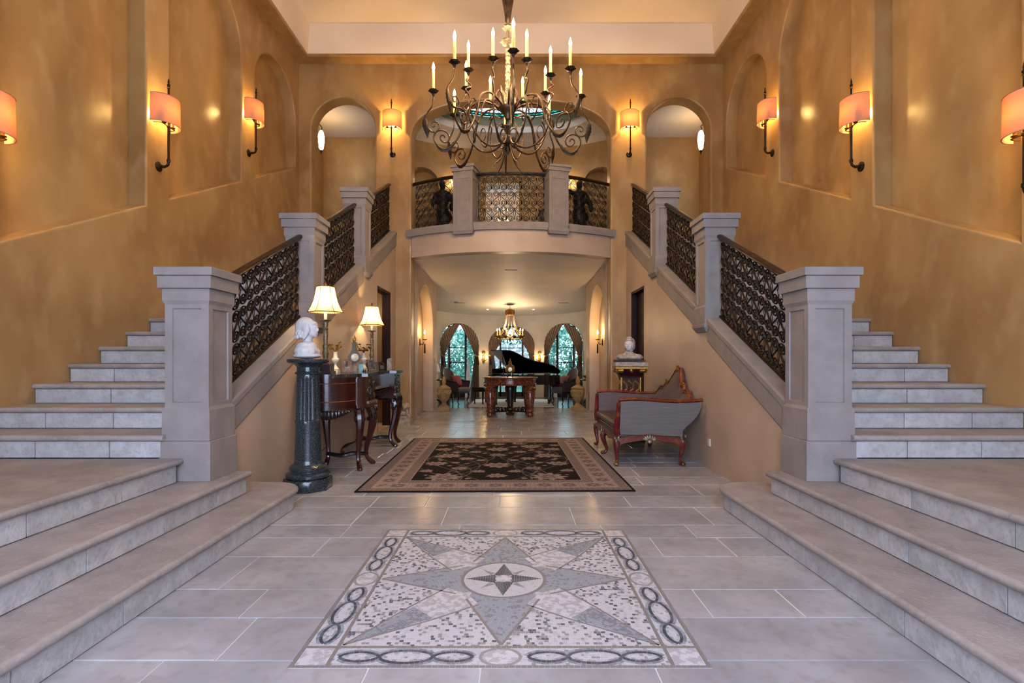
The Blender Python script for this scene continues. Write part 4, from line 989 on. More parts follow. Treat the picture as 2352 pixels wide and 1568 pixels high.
# cushion with soft edges
rows = []
for k, (g, z) in enumerate(((.02, .42), (0, .435), (0, .475), (.012, .495), (.04, .508), (.12, .515))):
    x0, x1, y0, y1 = .0+g, .80-g, .03+g, SLEN-.03-g; r_ = .06; ring = []
    for cx, cy, a0 in ((x1-r_, y1-r_, 0), (x0+r_, y1-r_, 90), (x0+r_, y0+r_, 180), (x1-r_, y0+r_, 270)):
        for j in range(6): a = math.radians(a0+18*j); ring.append((cx+r_*math.cos(a), cy+r_*math.sin(a), z))
    rows.append(ring)
mb = MB(); mb.grid(rows, True); mb.add(rows[-1], [list(range(24))]); cu = mb.build('seat_cushion', LEATH, se)
MB().tube([(p[0], p[1], p[2]) for p in rows[3]], .005, 5, True).build('piping', SATM, cu)
# arms: an outline in depth/height, leaning outwards
def arm(sign):
    y0 = 0 if sign < 0 else SLEN
    lean = lambda z: sign*.07*max(0, (z-.36)/.4)
    n = 14; topc = [(.05+.93*i/n, .748+.014*math.sin(2*PI*i/n*.95+.4)+.0*i) for i in range(n+1)]
    rear = [(p.x, p.y) for p in smoothpath([(.985, .70, 0), (.955, .61, 0), (.89, .52, 0), (.82, .455, 0), (.785, .40, 0), (.79, .345, 0)], 4)]
    front = [(.06, .37), (.055, .45), (.05, .60)]
    poly = [front[0]]+[(.785, .345)]+rear[::-1][1:]+topc[::-1]+front[::-1][:-1]
    mb = MB(); tri = geometry.tessellate_polygon([[V((u, v, 0)) for u, v in poly]]); k = len(poly)
    A_ = [(u, y0+lean(v)+sign*.03, v) for u, v in poly]; B_ = [(u, y0+lean(v)-sign*.03, v) for u, v in poly]
    mb.add(A_, tri); mb.add(B_, tri, 1); mb.add(A_+B_, [(i, (i+1) % k, k+(i+1) % k, k+i) for i in range(k)])
    a_ = mb.build('arm', [SATB, SATM], se, smooth=30)
    fr = [(.03, .36), (.02, .42), (.02, .47), (.035, .60), (.045, .74)]
    mb = MB(); P = smoothpath([(u, y0+lean(v), v) for u, v in fr], 4); mb.tube(P, .036, 4); mb.build('arm_post', REDL, a_, smooth=20)
    P = smoothpath([(u, y0+lean(v), v+.012) for u, v in [(.03, .752)]+topc[1:]+[(1.0, .745)]], 2); MB().tube(P, .03, 4, flat=.75).build('arm_rail', REDL, a_, smooth=20)
    MB().tube([(p.x, p.y+sign*.026, p.z+.012) for p in P], .005, 4).build('gilt_edge', GOLD, a_)
arm(-1); arm(1)
# back
rows_f = []; rows_b = []; NU = 41
for j in range(9):
    t = j/8; rf = []; rb = []
    for i in range(NU):
        u = i/(NU-1); z = lerp(.40, top_u(u)-.03, t); x = .77+.20*(max(0, z-.4)/.72)+.03*math.sin(PI*t)*-1
        rf.append((x, u*SLEN, z)); rb.append((x+.06, u*SLEN, z))
    rows_f.append(rf); rows_b.append(rb)
mb = MB(); mb.grid(rows_f); mb.grid(rows_b, mi=1); mb.grid([rows_f[-1], rows_b[-1]])
bk = mb.build('back', [SATM, SATB], se)
P = [(rows_f[-1][i][0]+.03, rows_f[-1][i][1], rows_f[-1][i][2]+.012) for i in range(NU)]
MB().tube(P, .034, 6).build('crest_rail', REDL, bk, smooth=60)
MB().tube([(p[0]-.033, p[1], p[2]) for p in P], .007, 4).build('gilt_edge', GOLD, bk)
MB().tube([(p[0]-.012, p[1], p[2]+.03) for p in P], .006, 4).build('gilt_edge', GOLD, bk)
for cu_, sz in ((.5, 1.2), (.27, 1.), (.73, 1.)):
    i = int(cu_*(NU-1)); p = P[i]; mb = MB(); mb.ball((p[0]-.03, p[1], p[2]), (.02, .03*sz, .035*sz), 8, 6)
    for j in range(6):
        a = 2*PI*j/6; mb.ball((p[0]-.028, p[1]+.035*sz*math.cos(a), p[2]+.035*sz*math.sin(a)), (.014, .018, .018), 6, 4)
    mb.build('carved_rosette', GOLD, bk)
# ---- gilt pedestal and stone bust behind the settee
gp = thing('gilt_pedestal', 'dark red pedestal with gilt lattice bands behind the settee', 'pedestal', (1.83, 8.05, 0), math.radians(-4))
RED2 = mat('dark_red_japan', '#3a0f0c', '#260808', scale=10, rough=.5, spec=.2)
MB().box(-.2, .2, -.2, .2, 0, .10, .01).build('plinth', RED2, gp, smooth=20); MB().box(-.17, .17, -.17, .17, .10, .16, .02).build('base_moulding', GOLD, gp, smooth=20)
MB().box(-.145, .145, -.145, .145, .16, .97).build('shaft', RED2, gp, smooth=0)
for f_ in range(4):
    M_ = Matrix.Rotation(f_*PI/2, 4, 'Z')
    for x0 in (-.10, -.005, .09):
        pts = []; z = .17; x = x0-.04; sg_ = 1
        while z < .90:
            pts += [(x, z), (x, z+.065)]; z += .065+.06; x += sg_*.085; sg_ = -sg_
        pts.append((x, min(z, .965)))
        MB().tube([(max(-.13, min(.13, a)), -.146, b_) for a, b_ in pts], .017, 4, flat=.4).xf(M_).build('gilt_band', GOLD, gp, smooth=20)
    for j in range(9):
        MB().ball((-.075+.05*(j % 3)+.02, -.147, .22+.085*j), (.012, .006, .012), 8, 5).xf(M_).build('gilt_boss', GOLD, gp)
    for x in (-.14, .14): MB().box(x-.008, x+.008, -.152, -.14, .16, .97).xf(M_).build('gilt_edge', GOLD, gp, smooth=0)
mb = MB(); frust(mb, .15, .155, .965, .99); frust(mb, .155, .215, .99, 1.10); mb.build('capital', RED2, gp, smooth=20)
for k in range(12):
    f_ = k//3; j = k % 3-1; mb = MB(); r_ = .19
    if j: mb.lathe([(.012, -.05), (.034, -.035), (.036, .035), (.012, .05)], 10)
    else: mb.ball((0, 0, 0), (.04, .03, .035), 8, 6)
    mb.xf(Matrix.Rotation(f_*PI/2, 4, 'Z') @ Matrix.Translation((j*.16, -.2, 1.075)) @ Matrix.Rotation(PI/2, 4, 'Y')).build('scroll_volute', GOLD, gp)
MB().box(-.235, .235, -.235, .235, 1.10, 1.14, .01).build('gilt_abacus', GOLD, gp, smooth=20)
MB().box(-.24, .24, -.24, .24, 1.14, 1.20, .006).build('marble_slab', STONEB, gp, smooth=20)
bu = thing('stone_bust', 'pale stone bust of a hooded man on the gilt pedestal', 'bust', (1.83, 8.05, 1.201), math.radians(-24))
MB().prism([(-.22, -.12), (.22, -.12), (.22, .12), (-.22, .12)], 0, .035).build('wood_base', WOODD, bu, smooth=20)
blobs('shoulders', [((0, .0, .07), (.21, .11, .045)), ((0, 0, .10), (.13, .095, .05)), ((-.13, 0, .075), (.07, .09, .05)), ((.13, 0, .075), (.07, .09, .05)), ((0, -.03, .14), (.075, .07, .035)), ((.03, -.07, .10), (.05, .03, .04)), ((-.05, -.07, .09), (.05, .03, .04))], STONEB, bu, .008, 2)
hd = blobs('head', [((0, -.01, .27), (.075, .085, .10)), ((0, -.065, .245), (.052, .04, .075)), ((0, -.075, .205), (.03, .03, .03)), ((0, -.108, .255), (.011, .016, .028)), ((0, -.115, .245), (.013, .012, .01)), ((0, -.095, .217), (.024, .014, .006)), ((0, -.093, .207), (.02, .014, .006)), ((-.024, -.092, .282), (.02, .012, .007)), ((.024, -.092, .282), (.02, .012, .007)), ((-.035, -.078, .25), (.018, .02, .018)), ((.035, -.078, .25), (.018, .02, .018)), ((0, 0, .18), (.05, .055, .06))], WHITE, bu, .0055, 2)
blobs('hood', [((0, .012, .295), (.088, .095, .09)), ((-.066, .005, .255), (.018, .055, .065)), ((.066, .005, .255), (.018, .055, .065)), ((0, .05, .24), (.07, .06, .09)), ((0, -.03, .365), (.05, .05, .03)), ((0, -.02, .385), (.02, .02, .02)), ((0, -.06, .335), (.065, .03, .015))], STONEB, bu, .007, 2)
# wall plates
for x, y, z, w_, h_, ax, lab in ((XI-.004, 6.0, .30, .025, .04, 'x', 'grey socket plate low on the wall beside the settee'), (XI-.004, 5.93, .30, .014, .04, 'x', 'white socket plate low on the wall beside the settee')):
    o = thing('socket_plate', lab, 'socket', (x, y, z)); MB().box(-.004, .004, -w_, w_, -h_, h_).build('plate', PLW if w_ > .02 else PLASTIC, o, smooth=0); MB().box(-.006, -.003, -w_*.5, w_*.5, -.02, .02).build('insert', STONEB if w_ > .02 else PLASTIC, o, smooth=0)
for s, side in ((-1, 'left'), (1, 'right')):
    o = thing('switch_plate', 'grey switch plate on the %s passage wall past the niche' % side, 'switch', (s*(px_(12.95)-.003), 12.95, 1.2)); MB().box(-.004, .004, -.03, .03, -.06, .06).build('plate', SILV, o, smooth=0); MB().box(-.007, .007, -.012, .012, -.03, .03).build('rocker', SILV, o, smooth=0)
# ------------------------------------------------------------------ passage and salon
# carved round table
tb = thing('centre_table', 'round red marble table with carved legs in front of the piano', 'table', (-.02, 11.62, 0))
MB().lathe([(.0, .855), (.60, .855), (.615, .845), (.61, .83), (.58, .825)], 48).build('marble_top', REDMAR, tb)
ap = MB().lathe([(.575, .826), (.58, .80), (.57, .79), (.57, .71), (.585, .70), (.58, .68), (.5, .68)], 48, cap=False).build('carved_apron', REDMAR, tb)
lm = MB().lathe([(.0, 0), (.06, 0), (.075, .03), (.075, .07), (.06, .09), (.085, .12), (.08, .15), (.065, .17), (.075, .2), (.115, .52), (.10, .55), (.125, .58), (.13, .62), (.11, .65), (.12, .68), (0, .68)], 16).mesh('table_leg', REDMAR)
for x, y in ((-.43, -.33), (.43, -.33), (-.40, .33), (.40, .33)): put('table_leg', lm, tb, Matrix.Translation((x, y, 0)))
MB().lathe([(.0, .01), (.09, .01), (.1, .05), (.07, .09), (.1, .13), (.09, .17), (.06, .2), (.09, .45), (.11, .55), (.12, .62), (.09, .68), (0, .68)], 16).build('centre_column', WOODD, tb)
for x, y in ((-.43, -.33), (.43, -.33), (-.40, .33), (.40, .33)):
    mb = MB(); mb.tube(smoothpath([(x*.92, y*.92, .1), (x*.6, y*.6, .11), (x*.2, y*.2, .1)], 4), .025, 6)
    for t, r in ((.72, .05), (.5, .045), (.32, .05)): mb.ball((x*t, y*t, .13), (r, r*.6, .045), 8, 5)
    mb.build('stretcher', WOODD, tb)
ck = thing('mantel_clock', 'ornate gilt bronze clock standing on the round table', 'clock', (-.02, 11.45, .8575))
for k in range(4):
    a = PI/4+k*PI/2; MB().tube(smoothpath([(.07*math.cos(a), .07*math.sin(a), .1), (.085*math.cos(a), .085*math.sin(a), .05), (.07*math.cos(a), .07*math.sin(a), .0)], 4), .011, 6).build('foot', BRONZE, ck)
MB().lathe([(.06, .09), (.1, .11), (.105, .17), (.09, .22), (.1, .235), (.05, .26), (.03, .3), (.045, .32), (.02, .35), (.006, .4)], 12).build('case', GOLD, ck)
d = MB().lathe([(.045, 0), (.045, .01), (0, .012)], 16); d.xf(Matrix.Translation((0, -.098, .165)) @ Matrix.Rotation(PI/2, 4, 'X')); d.build('dial', PORC, ck)
# urns
um = MB().lathe([(.0, .16), (.06, .165), (.05, .19), (.06, .21), (.11, .27), (.15, .35), (.168, .43), (.165, .5), (.15, .52), (.14, .525)], 28)
def urn(o, swag):
    MB().box(-.15, .15, -.15, .15, 0, .08, .006).build('plinth', SAND, o, smooth=20)
    MB().lathe([(.13, .08), (.13, .1), (.08, .13), (.06, .16), (.055, .17)], 24).build('foot', SAND, o)
    put('bowl', um.mesh('bowl', SAND), o)
    MB().lathe([(.16, .52), (.17, .53), (.165, .55), (.1, .59), (.045, .62), (.05, .64)], 24).build('lid', SAND, o)
    MB().lathe([(.03, .635), (.05, .67), (.055, .72), (.04, .78), (.015, .83), (.0, .85)], 12).build('bud_finial', SAND, o)
    if swag:
        for k in range(4):
            a0 = k*PI/2; pts = [(.172*math.cos(a0+PI/2*t), .172*math.sin(a0+PI/2*t), .5-.10*math.sin(PI*t)) for t in [i/8 for i in range(9)]]
            MB().tube(pts, [.012+.01*math.sin(PI*i/8) for i in range(9)], 6).build('swag', SAND, o)
    else:
        for k in range(4):
            a0 = k*PI/2; d_ = MB().lathe([(.07, 0), (.07, .01), (.05, .014), (.04, .008), (0, .016)], 16); d_.xf(Matrix.Rotation(a0, 4, 'Z') @ Matrix.Translation((0, -.158, .42)) @ Matrix.Rotation(PI/2+.12, 4, 'X')); d_.build('medallion', SAND, o)
urn(thing('stone_urn', 'sandstone lidded urn with swags at the left of the passage end', 'urn', (-1.63, 12.68, 0), 0, 'sandstone urns'), True)
urn(thing('stone_urn', 'sandstone lidded urn with medallions at the right of the passage end', 'urn', (1.62, 12.72, 0), 0, 'sandstone urns'), False)
# piano
PA = V((.89, -.456, 0)); PBv = V((-.456, -.89, 0)); P0 = V((.02, 15.35, 0))
pw = lambda a, b, z: tuple(P0+PA*a+PBv*b+V((0, 0, z)))
pn = thing('grand_piano', 'black grand piano with raised lid before the middle window', 'piano', (0, 0, .009))
case = [(0, 0), (1.5, 0.05), (1.56, .12), (1.58, .3), (1.5, .5), (1.3, .68), (1.05, .8), (.85, .98), (.72, 1.25), (.62, 1.38), (.5, 1.43), (0, 1.43)]
MB().prism(case, .54, .80, lambda u, v, h_: pw(u, v, h_)).build('case', BLACKL, pn, smooth=30)
MB().prism([(-.16, .06), (0, .06), (0, 1.37), (-.16, 1.37)], .50, .62, lambda u, v, h_: pw(u, v, h_)).build('key_slip', BLACKL, pn, smooth=20)
kb = MB().prism([(-.14, .12), (0, .12), (0, 1.31), (-.14, 1.31)], .62, .635, lambda u, v, h_: pw(u, v, h_)).build('keyboard', PORC, pn, smooth=20)
ca = math.radians(27)
def lidp(u, v, h_): return pw(u, v*math.cos(ca)-h_*math.sin(ca), .81+v*math.sin(ca)+h_*math.cos(ca))
MB().prism(case, 0, .025, lidp).build('lid', BLACKL, pn, smooth=30)
MB().tube([pw(.45, 1.36, .8), lidp(.30, 1.30, 0)], .012, 6).build('lid_prop', BLACKL, pn)
MB().prism([(.02, .15), (.05, .15), (.05, 1.25), (.02, 1.25)], .8, .98, lambda u, v, h_: pw(u, v, h_)).build('music_desk', BLACKL, pn, smooth=20)
pl_ = MB().lathe([(.03, 0), (.045, .03), (.03, .05), (.04, .08), (.04, .12), (.055, .4), (.075, .5), (.08, .54)], 8, ph=PI/8).mesh('piano_leg', BLACKL)
for a, b in ((.15, .12), (.15, 1.25), (1.3, .3)): put('piano_leg', pl_, pn, Matrix.Translation(pw(a, b, 0)))
mb = MB(); mb.tube([pw(.3, .62, .54), pw(.25, .62, .08)], .02, 6); mb.tube([pw(.3, .78, .54), pw(.25, .78, .08)], .02, 6); mb.tube([pw(.25, .55, .08), pw(.25, .85, .08)], .03, 6); mb.build('pedal_lyre', BLACKL, pn)
bn = thing('piano_bench', 'black piano bench at the keyboard end', 'bench', pw(-.36, 1.0, .009), math.atan2(PA.y, PA.x))
MB().box(-.18, .18, -.36, .36, .40, .47, .02).build('padded_seat', BLACKL, bn); MB().box(-.16, .16, -.34, .34, .34, .40).build('apron', BLACKL, bn, smooth=0)
for x in (-.13, .13):
    for y in (-.3, .3): MB().lathe([(.018, 0), (.025, .03), (.02, .06), (.03, .3), (.03, .34)], 8, (x, y, 0)).build('leg', BLACKL, bn)
tag(MB().box(-1.12, 1.12, 13.62, 16.2, -.001, .008).build('salon_rug', WRUG, smooth=0), 'plain white rug under the piano', 'rug')
# armchairs with cushions
def armchair(o, m):
    for x in (-.24, .24):
        cab(o, WOODD, x, -.25, .30, .3*(1 if x > 0 else -1), -.7, .6); cab(o, WOODD, x, .26, .30, .3*(1 if x > 0 else -1), .6, .6)
    MB().box(-.29, .29, -.29, .30, .29, .35, .01).build('seat_frame', WOODD, o, smooth=20)
    MB().box(-.28, .28, -.30, .26, .35, .46, .05).build('seat_cushion', DAMASK, o)
    prof = [(-.32, -.27), (-.33, 0), (-.31, .2), (-.2, .32), (0, .36), (.2, .32), (.31, .2), (.33, 0), (.32, -.27)]
    tops = [.60, .63, .72, .9, .98, .9, .72, .63, .60]; P = smoothpath([(x, y, z) for (x, y), z in zip(prof, tops)], 5)
    rows = [[(p.x*k, p.y*k, lerp(.34, p.z, t)) for p in P] for t, k in ((0, .95), (.5, 1.0), (1, 1.06))]
    rows2 = [[(p.x*k*.86, p.y*k*.86, lerp(.34, p.z, t)) for p in P] for t, k in ((1, 1.06), (.5, 1.0), (0, .95))]
    MB().grid(rows+rows2).build('barrel_back', m, o); MB().tube([(p.x*.985, p.y*.985, p.z+.005) for p in P], .03, 6).build('show_wood', WOODD, o)
    for sgn in (0, -1): MB().tube([rows[0][sgn], rows[1][sgn], rows[2][sgn]], .03, 6).build('arm_support', WOODD, o)
ac = thing('armchair', 'dark barrel armchair with damask seat by the left salon window', 'armchair', (-1.57, 14.75, 0), math.radians(62), 'salon armchairs'); armchair(ac, PLUM)
a2 = copy_tree(ac); a2.location = (1.52, 14.75, 0); a2.rotation_euler = (0, 0, math.radians(-62)); a2['label'] = 'dark barrel armchair with damask seat by the right salon window'
def cushion(lab, loc, rot, m):
    mb = MB(); n = 10; rows = []
    for sgn in (1, -1):
        g = [[((i/n-.5)*.36, sgn*.07*math.sqrt(max(0, (1-(2*i/n-1)**4)*(1-(2*j/n-1)**4))), (j/n)*.34) for i in range(n+1)] for j in range(n+1)]; mb.grid(g)
    o = mb.build('throw_cushion', m); o.location = loc; o.rotation_euler = rot; return tag(o, lab, 'cushion', 'salon cushions')
cushion('red cushion on the left armchair', (-1.48, 14.72, .465), (-.35, 0, math.radians(62)), REDV)
cushion('dull rose cushion on the right armchair', (1.43, 14.72, .465), (-.35, 0, math.radians(-62)), mat('rose_cushion', '#7a3a38', '#5c2c2c', scale=20, rough=.7))
for s, side in ((-1, 'left'), (1, 'right')):
    t_ = thing('side_table', 'small dark side table against the %s salon wall' % side, 'side table', (s*2.12, 14.35, 0), 0, 'salon side tables')
    MB().lathe([(.0, .66), (.27, .66), (.28, .68), (.27, .70), (0, .70)], 24).build('top', WOODD, t_); MB().lathe([(.03, .1), (.05, .2), (.03, .3), (.05, .5), (.03, .66)], 10).build('column', WOODD, t_)
    for k in range(3):
        a = k*2*PI/3; MB().tube(smoothpath([(0, 0, .14), (.12*math.cos(a), .12*math.sin(a), .12), (.22*math.cos(a), .22*math.sin(a), .02)], 4), .02, 6).build('foot', WOODD, t_)
o = thing('salon_lamp', 'lamp with white shade on the left salon side table', 'table lamp', (-2.08, 14.35, .70))
MB().lathe([(.07, 0), (.05, .02), (.06, .1), (.02, .16), (.015, .24)], 12).build('base', PORC, o); MB().lathe([(.13, .2), (.07, .42)], 20, cap=False).build('shade', SHEER, o)
o = thing('silver_bowl', 'pale bowl on the right salon side table', 'bowl', (2.05, 14.35, .70)); MB().lathe([(.05, 0), (.03, .02), (.06, .04), (.11, .09), (.105, .09), (.05, .045), (0, .04)], 18).build('bowl', SILV, o); MB().lathe([(.052, -.0), (.052, .006)], 14).build('foot_ring', SILV, o)
# salon chandelier
sc2 = thing('salon_chandelier', 'crystal and brass ring chandelier hanging in the salon', 'chandelier', (-.04, 14.8, 0))
zt_ = zc(14.8)
MB().lathe([(.09, zt_-.02), (.09, zt_-.005)], 16).build('ceiling_plate', BRASS, sc2); MB().lathe([(.008, zt_-.15), (.008, zt_-.015)], 6).build('rod', BRASS, sc2)
MB().lathe([(.1, zt_-.30), (.125, zt_-.25), (.12, zt_-.16), (.05, zt_-.13)], 16, mod=lambda a, z: 1+.08*math.cos(8*a)).build('crown', GOLD, sc2)
for k in range(10):
    a = 2*PI*k/10; c, s_ = math.cos(a), math.sin(a)
    MB().tube(smoothpath([(.1*c, .1*s_, zt_-.29), (.14*c, .14*s_, 2.25), (.25*c, .25*s_, 2.0), (.38*c, .38*s_, 1.87)], 5), .008, 5).build('bead_chain', mat('crystal', '#b89a70', rough=.2, metal=.3) if 'crystal' not in bpy.data.materials else bpy.data.materials['crystal'], sc2)
    c2 = put('candle', CNM, sc2, Matrix.Translation((.36*c, .36*s_, 1.89)) @ Matrix.Diagonal((.9, .9, .62, 1))); put('flame_bulb', FLM, c2)
    put('candle_cup', CUPM, sc2, Matrix.Translation((.36*c, .36*s_, 1.88)))
    MB().tube(smoothpath([(.38*c, .38*s_, 1.86), (.3*c, .3*s_, 1.80), (.12*c, .12*s_, 1.82), (.02*c, .02*s_, 1.9)], 4), .008, 5).build('scroll_arm', BRASS, sc2)
MB().tube([(.4*math.cos(2*PI*k/30), .4*math.sin(2*PI*k/30), 1.86) for k in range(30)], .014, 6, True).build('ring', BRASS, sc2)
MB().lathe([(.0, 1.74), (.03, 1.78), (.05, 1.82), (.03, 1.9), (.02, 1.95), (0, 1.95)], 12).build('drop', BRASS, sc2)
bulb(sc2, (0, 0, 2.2), 75, (1, .70, .40), .18)
# recessed lamps and grilles in the salon ceiling
SPOT = mat('downlight_glow', '#ffffff', emit='#fff0dc', estr=14)
for x, y in ((-.72, 15.75), (.66, 15.75)):
    o = thing('downlight', 'small recessed downlight in the salon ceiling, %s of the chandelier' % ('left' if x < 0 else 'right'), 'downlight', (x, y, zc(y)-.004), 0, 'salon downlights')
    MB().lathe([(.045, -.004), (.045, .004)], 16).build('trim', PLASTIC, o); MB().lathe([(.03, -.006), (.03, -.002)], 12).build('lens', SPOT, o)
for k, (x, y, lab) in enumerate(((-1.45, 14.65, 'slim air grille in the salon ceiling, left'), (1.45, 14.65, 'slim air grille in the salon ceiling, right'), (0, 11.5, 'small ceiling grille in the passage'))):
    o = thing('ceiling_grille', lab, 'grille', (x, y, zc(y)-.004), 0, 'ceiling grilles'); MB().box(-.14, .14, -.03, .03, -.004, .004).build('plate', STONEB, o, smooth=0); MB().box(-.12, .12, -.012, .012, -.006, -.003).build('slot', IRON, o, smooth=0)
# two-arm wall lights between the windows
for s, side in ((-1, 'left'), (1, 'right')):
    p = sal(s*20.6, 0); o = thing('salon_sconce', 'gilt two-candle wall light between salon windows, %s of the middle' % side, 'sconce', (p[0], p[1], 1.25), -math.radians(s*20), 'salon wall lights')
    mb = MB(); mb.ball((0, -.02, 0), (.04, .02, .16), 8, 8); mb.ball((0, -.02, .2), (.06, .02, .06), 8, 6)
    for q_ in (-1, 1): mb.tube(smoothpath([(0, -.03, -.02), (q_*.06, -.07, -.05), (q_*.09, -.09, .02)], 4), .009, 6)
    mb.build('bracket', GOLD, o)
    for q_ in (-1, 1): MB().lathe([(.02, .02), (.014, .03), (.02, .06), (.012, .1), (.0, .12)], 8, (q_*.09, -.09, 0)).build('bulb', FLAMEW, o)
    bulb(o, (0, -.12, .08), 5, (1, .66, .3), .04)
# drapes
def drape(k, side, lab):
    o_ = WIN[k]; A, t, Lc = chord(o_, .03); u = t/Lc; nrm = V((u.y, -u.x)); nrm = nrm if nrm.y < 0 else -nrm
    P = lambda a, z, d=0.: (A.x+u.x*a+nrm.x*d, A.y+u.y*a+nrm.y*d, z)
    NU_, NV = 64, 34; rows = []; ZTIE = 1.36
    hh = lambda f: o_[3]+o_[4]*math.sqrt(max(0, 1-(2*f-1)**2))
    for j in range(NV+1):
        row = []
        for i in range(NU_+1):
            q_ = i/NU_; f = .5-.5*math.cos(PI/2*q_); ft = .5*(1-math.cos(PI*q_*.5))*1.0
            ft = lerp(.0, .5, 1-math.cos(PI/2*q_)); zt = hh(ft)-.01
            if j <= NV*.6:
                v = j/(NV*.6); a = lerp(ft, .012+.10*q_, v**1.15+.10*math.sin(PI*v)); z = lerp(zt, ZTIE, v)
                am = lerp(.012, .016, v)
            else:
                v = (j-NV*.6)/(NV*.4); a = lerp(.012+.10*q_, .0+.21*q_, math.sin(PI/2*v)); z = lerp(ZTIE, .01, v); am = lerp(.016, .035, v)
            if side > 0: a = 1-a
            row.append(P(a*Lc, z, .05+am*math.sin(q_*2*PI*8.5)))
        rows.append(row)
    mb = MB(); mb.grid(rows); root = thing('curtain', lab, 'curtain', (0, 0, 0), 0, 'striped salon curtains')
    me = mb.mesh('drape', CURT, smooth=70); at_ = me.attributes.new('across', 'FLOAT', 'POINT')
    at_.data.foreach_set('value', [i/NU_ for j in range(NV+1) for i in range(NU_+1)])
    put('drape', me, root)
    a = .065 if side < 0 else 1-.065
    mb = MB(); mb.tube(smoothpath([P((a-.06)*Lc, ZTIE+.03, .07), P(a*Lc, ZTIE-.02, .11), P((a+.06)*Lc, ZTIE+.02, .09)], 4), .022, 6); mb.build('tieback', GOLD, root)
    c = P((.05 if side < 0 else .95)*Lc, 0, .12); MB().lathe([(.01, ZTIE-.06), (.025, ZTIE-.09), (.02, ZTIE-.11), (.04, ZTIE-.30), (0, ZTIE-.30)], 8, (c[0], c[1], 0)).build('tassel', WOODD, root)
for k, nm in enumerate(('left', 'middle', 'right')):
    drape(k, -1, 'striped brown silk curtain tied back at left of the %s window' % nm); drape(k, 1, 'striped brown silk curtain tied back at right of the %s window' % nm)
for k, f0, f1, nm in ((0, .66, .84, 'left'), (2, .15, .32, 'right')):
    A, t, Lc = chord(WIN[k], .06); u = t/Lc; rows = []
    for j in range(9):
        v = j/8; rows.append([(A.x+u.x*a*Lc, A.y+u.y*a*Lc+.012*math.sin(i*1.1), lerp(1.32, .01, v)) for i, a in enumerate([lerp(lerp(f0, f1, .5), lerp(f0, f1, q_), v**.6) if k >= 0 else 0 for q_ in [m_/24 for m_ in range(25)]])])
    tag(MB().grid(rows).build('sheer_curtain', SHEER, smooth=70), 'white sheer curtain inside the %s salon window' % nm, 'curtain', 'white sheers')
# ------------------------------------------------------------------ garden
gl = MB().add([(-30, 17.7, -.12), (30, 17.7, -.12), (30, 60, -.12), (-30, 60, -.12)], [(0, 1, 2, 3)]).build('lawn', LAWN); gl['kind'] = 'structure'
def foliage(c, r, n, size, seed):
    rr = random.Random(seed); mb = MB()
    for i in range(n):
        a, b = rr.uniform(0, 2*PI), math.acos(rr.uniform(-1, 1)); q_ = rr.uniform(.55, 1.0)**.5
        p = V((c[0]+r[0]*q_*math.sin(b)*math.cos(a), c[1]+r[1]*q_*math.sin(b)*math.sin(a), c[2]+r[2]*q_*math.cos(b)))
        u_ = V((rr.gauss(0, 1), rr.gauss(0, 1), rr.gauss(0, 1))).normalized(); w_ = u_.orthogonal().normalized()
        s_ = size*rr.uniform(.6, 1.3); mb.add([p-u_*s_, p+w_*s_*.5, p+u_*s_, p-w_*s_*.5], [(0, 1, 2, 3)])
    return mb
TREES = [(-6.2, 25, 1.55, 3.0, LEAF1, 'dark leafy tree beyond the lawn, far left'), (-3.1, 26, 1.5, 2.7, LEAF2, 'pale leafy tree left of the middle garden view'), (-.1, 25, 1.5, 3.2, LEAF1, 'rounded leafy tree behind the winged statue'),
         (2.9, 26, 1.5, 2.8, LEAF2, 'pale leafy tree right of the middle garden view'), (5.9, 25, 1.5, 2.9, LEAF1, 'dark leafy tree beyond the lawn, far right')]
for i, (x, y, r, h, m, lab) in enumerate(TREES):
    o = thing('garden_tree', lab, 'tree', (x, y, -.12), 0, 'garden trees')
    f = foliage((0, 0, h*.58), (r, r, h*.5), 3000, .10, i).build('foliage', m, o, smooth=0, fixn=False)
    MB().tube([(0, 0, 0), (.05, 0, h*.3), (0, .05, h*.6)], [.16, .12, .07], 8).build('trunk', BARK, o)
for i, (x, y, r, h, m, lab) in enumerate([(-4.1, 21.0, .9, 1.1, LEAF2, 'low pale shrub outside the left window'), (-2.4, 22.5, .9, .9, LEAF1, 'low green shrub between the left and middle windows'), (1.6, 21.5, .8, .8, LEAF1, 'low green shrub right of the winged statue'), (3.6, 21.5, 1.0, 1.2, LEAF2, 'low pale shrub outside the right window'), (-6.2, 21.8, 1.0, 1.7, LEAF1, 'tall dark shrub outside the left window edge'), (5.7, 21.2, 1.0, 1.7, LEAF1, 'tall dark shrub outside the right window edge')]):
    o = thing('garden_shrub', lab, 'shrub', (x, y, -.12), 0, 'garden shrubs'); foliage((0, 0, h*.5), (r, r, h*.5), 1200, .09, 50+i).build('foliage', m, o, smooth=0, fixn=False)
    MB().tube([(0, 0, 0), (.02, 0, h*.5)], [.05, .03], 6).build('stem', BARK, o)
o = thing('winged_statue', 'white winged garden statue outside the middle window', 'statue', (-.12, 20.2, -.12))
MB().box(-.22, .22, -.22, .22, 0, .75, .02).build('plinth', STONEB, o, smooth=20)
blobs('figure', [((0, 0, .95), (.16, .14, .22)), ((0, 0, 1.2), (.13, .1, .18)), ((0, -.02, 1.36), (.16, .09, .07)), ((0, -.02, 1.45), (.04, .04, .06)), ((0, -.03, 1.54), (.075, .085, .095)), ((-.18, -.04, 1.25), (.05, .05, .14)), ((.18, -.04, 1.25), (.05, .05, .14))], WHITE, o, .02, 3)
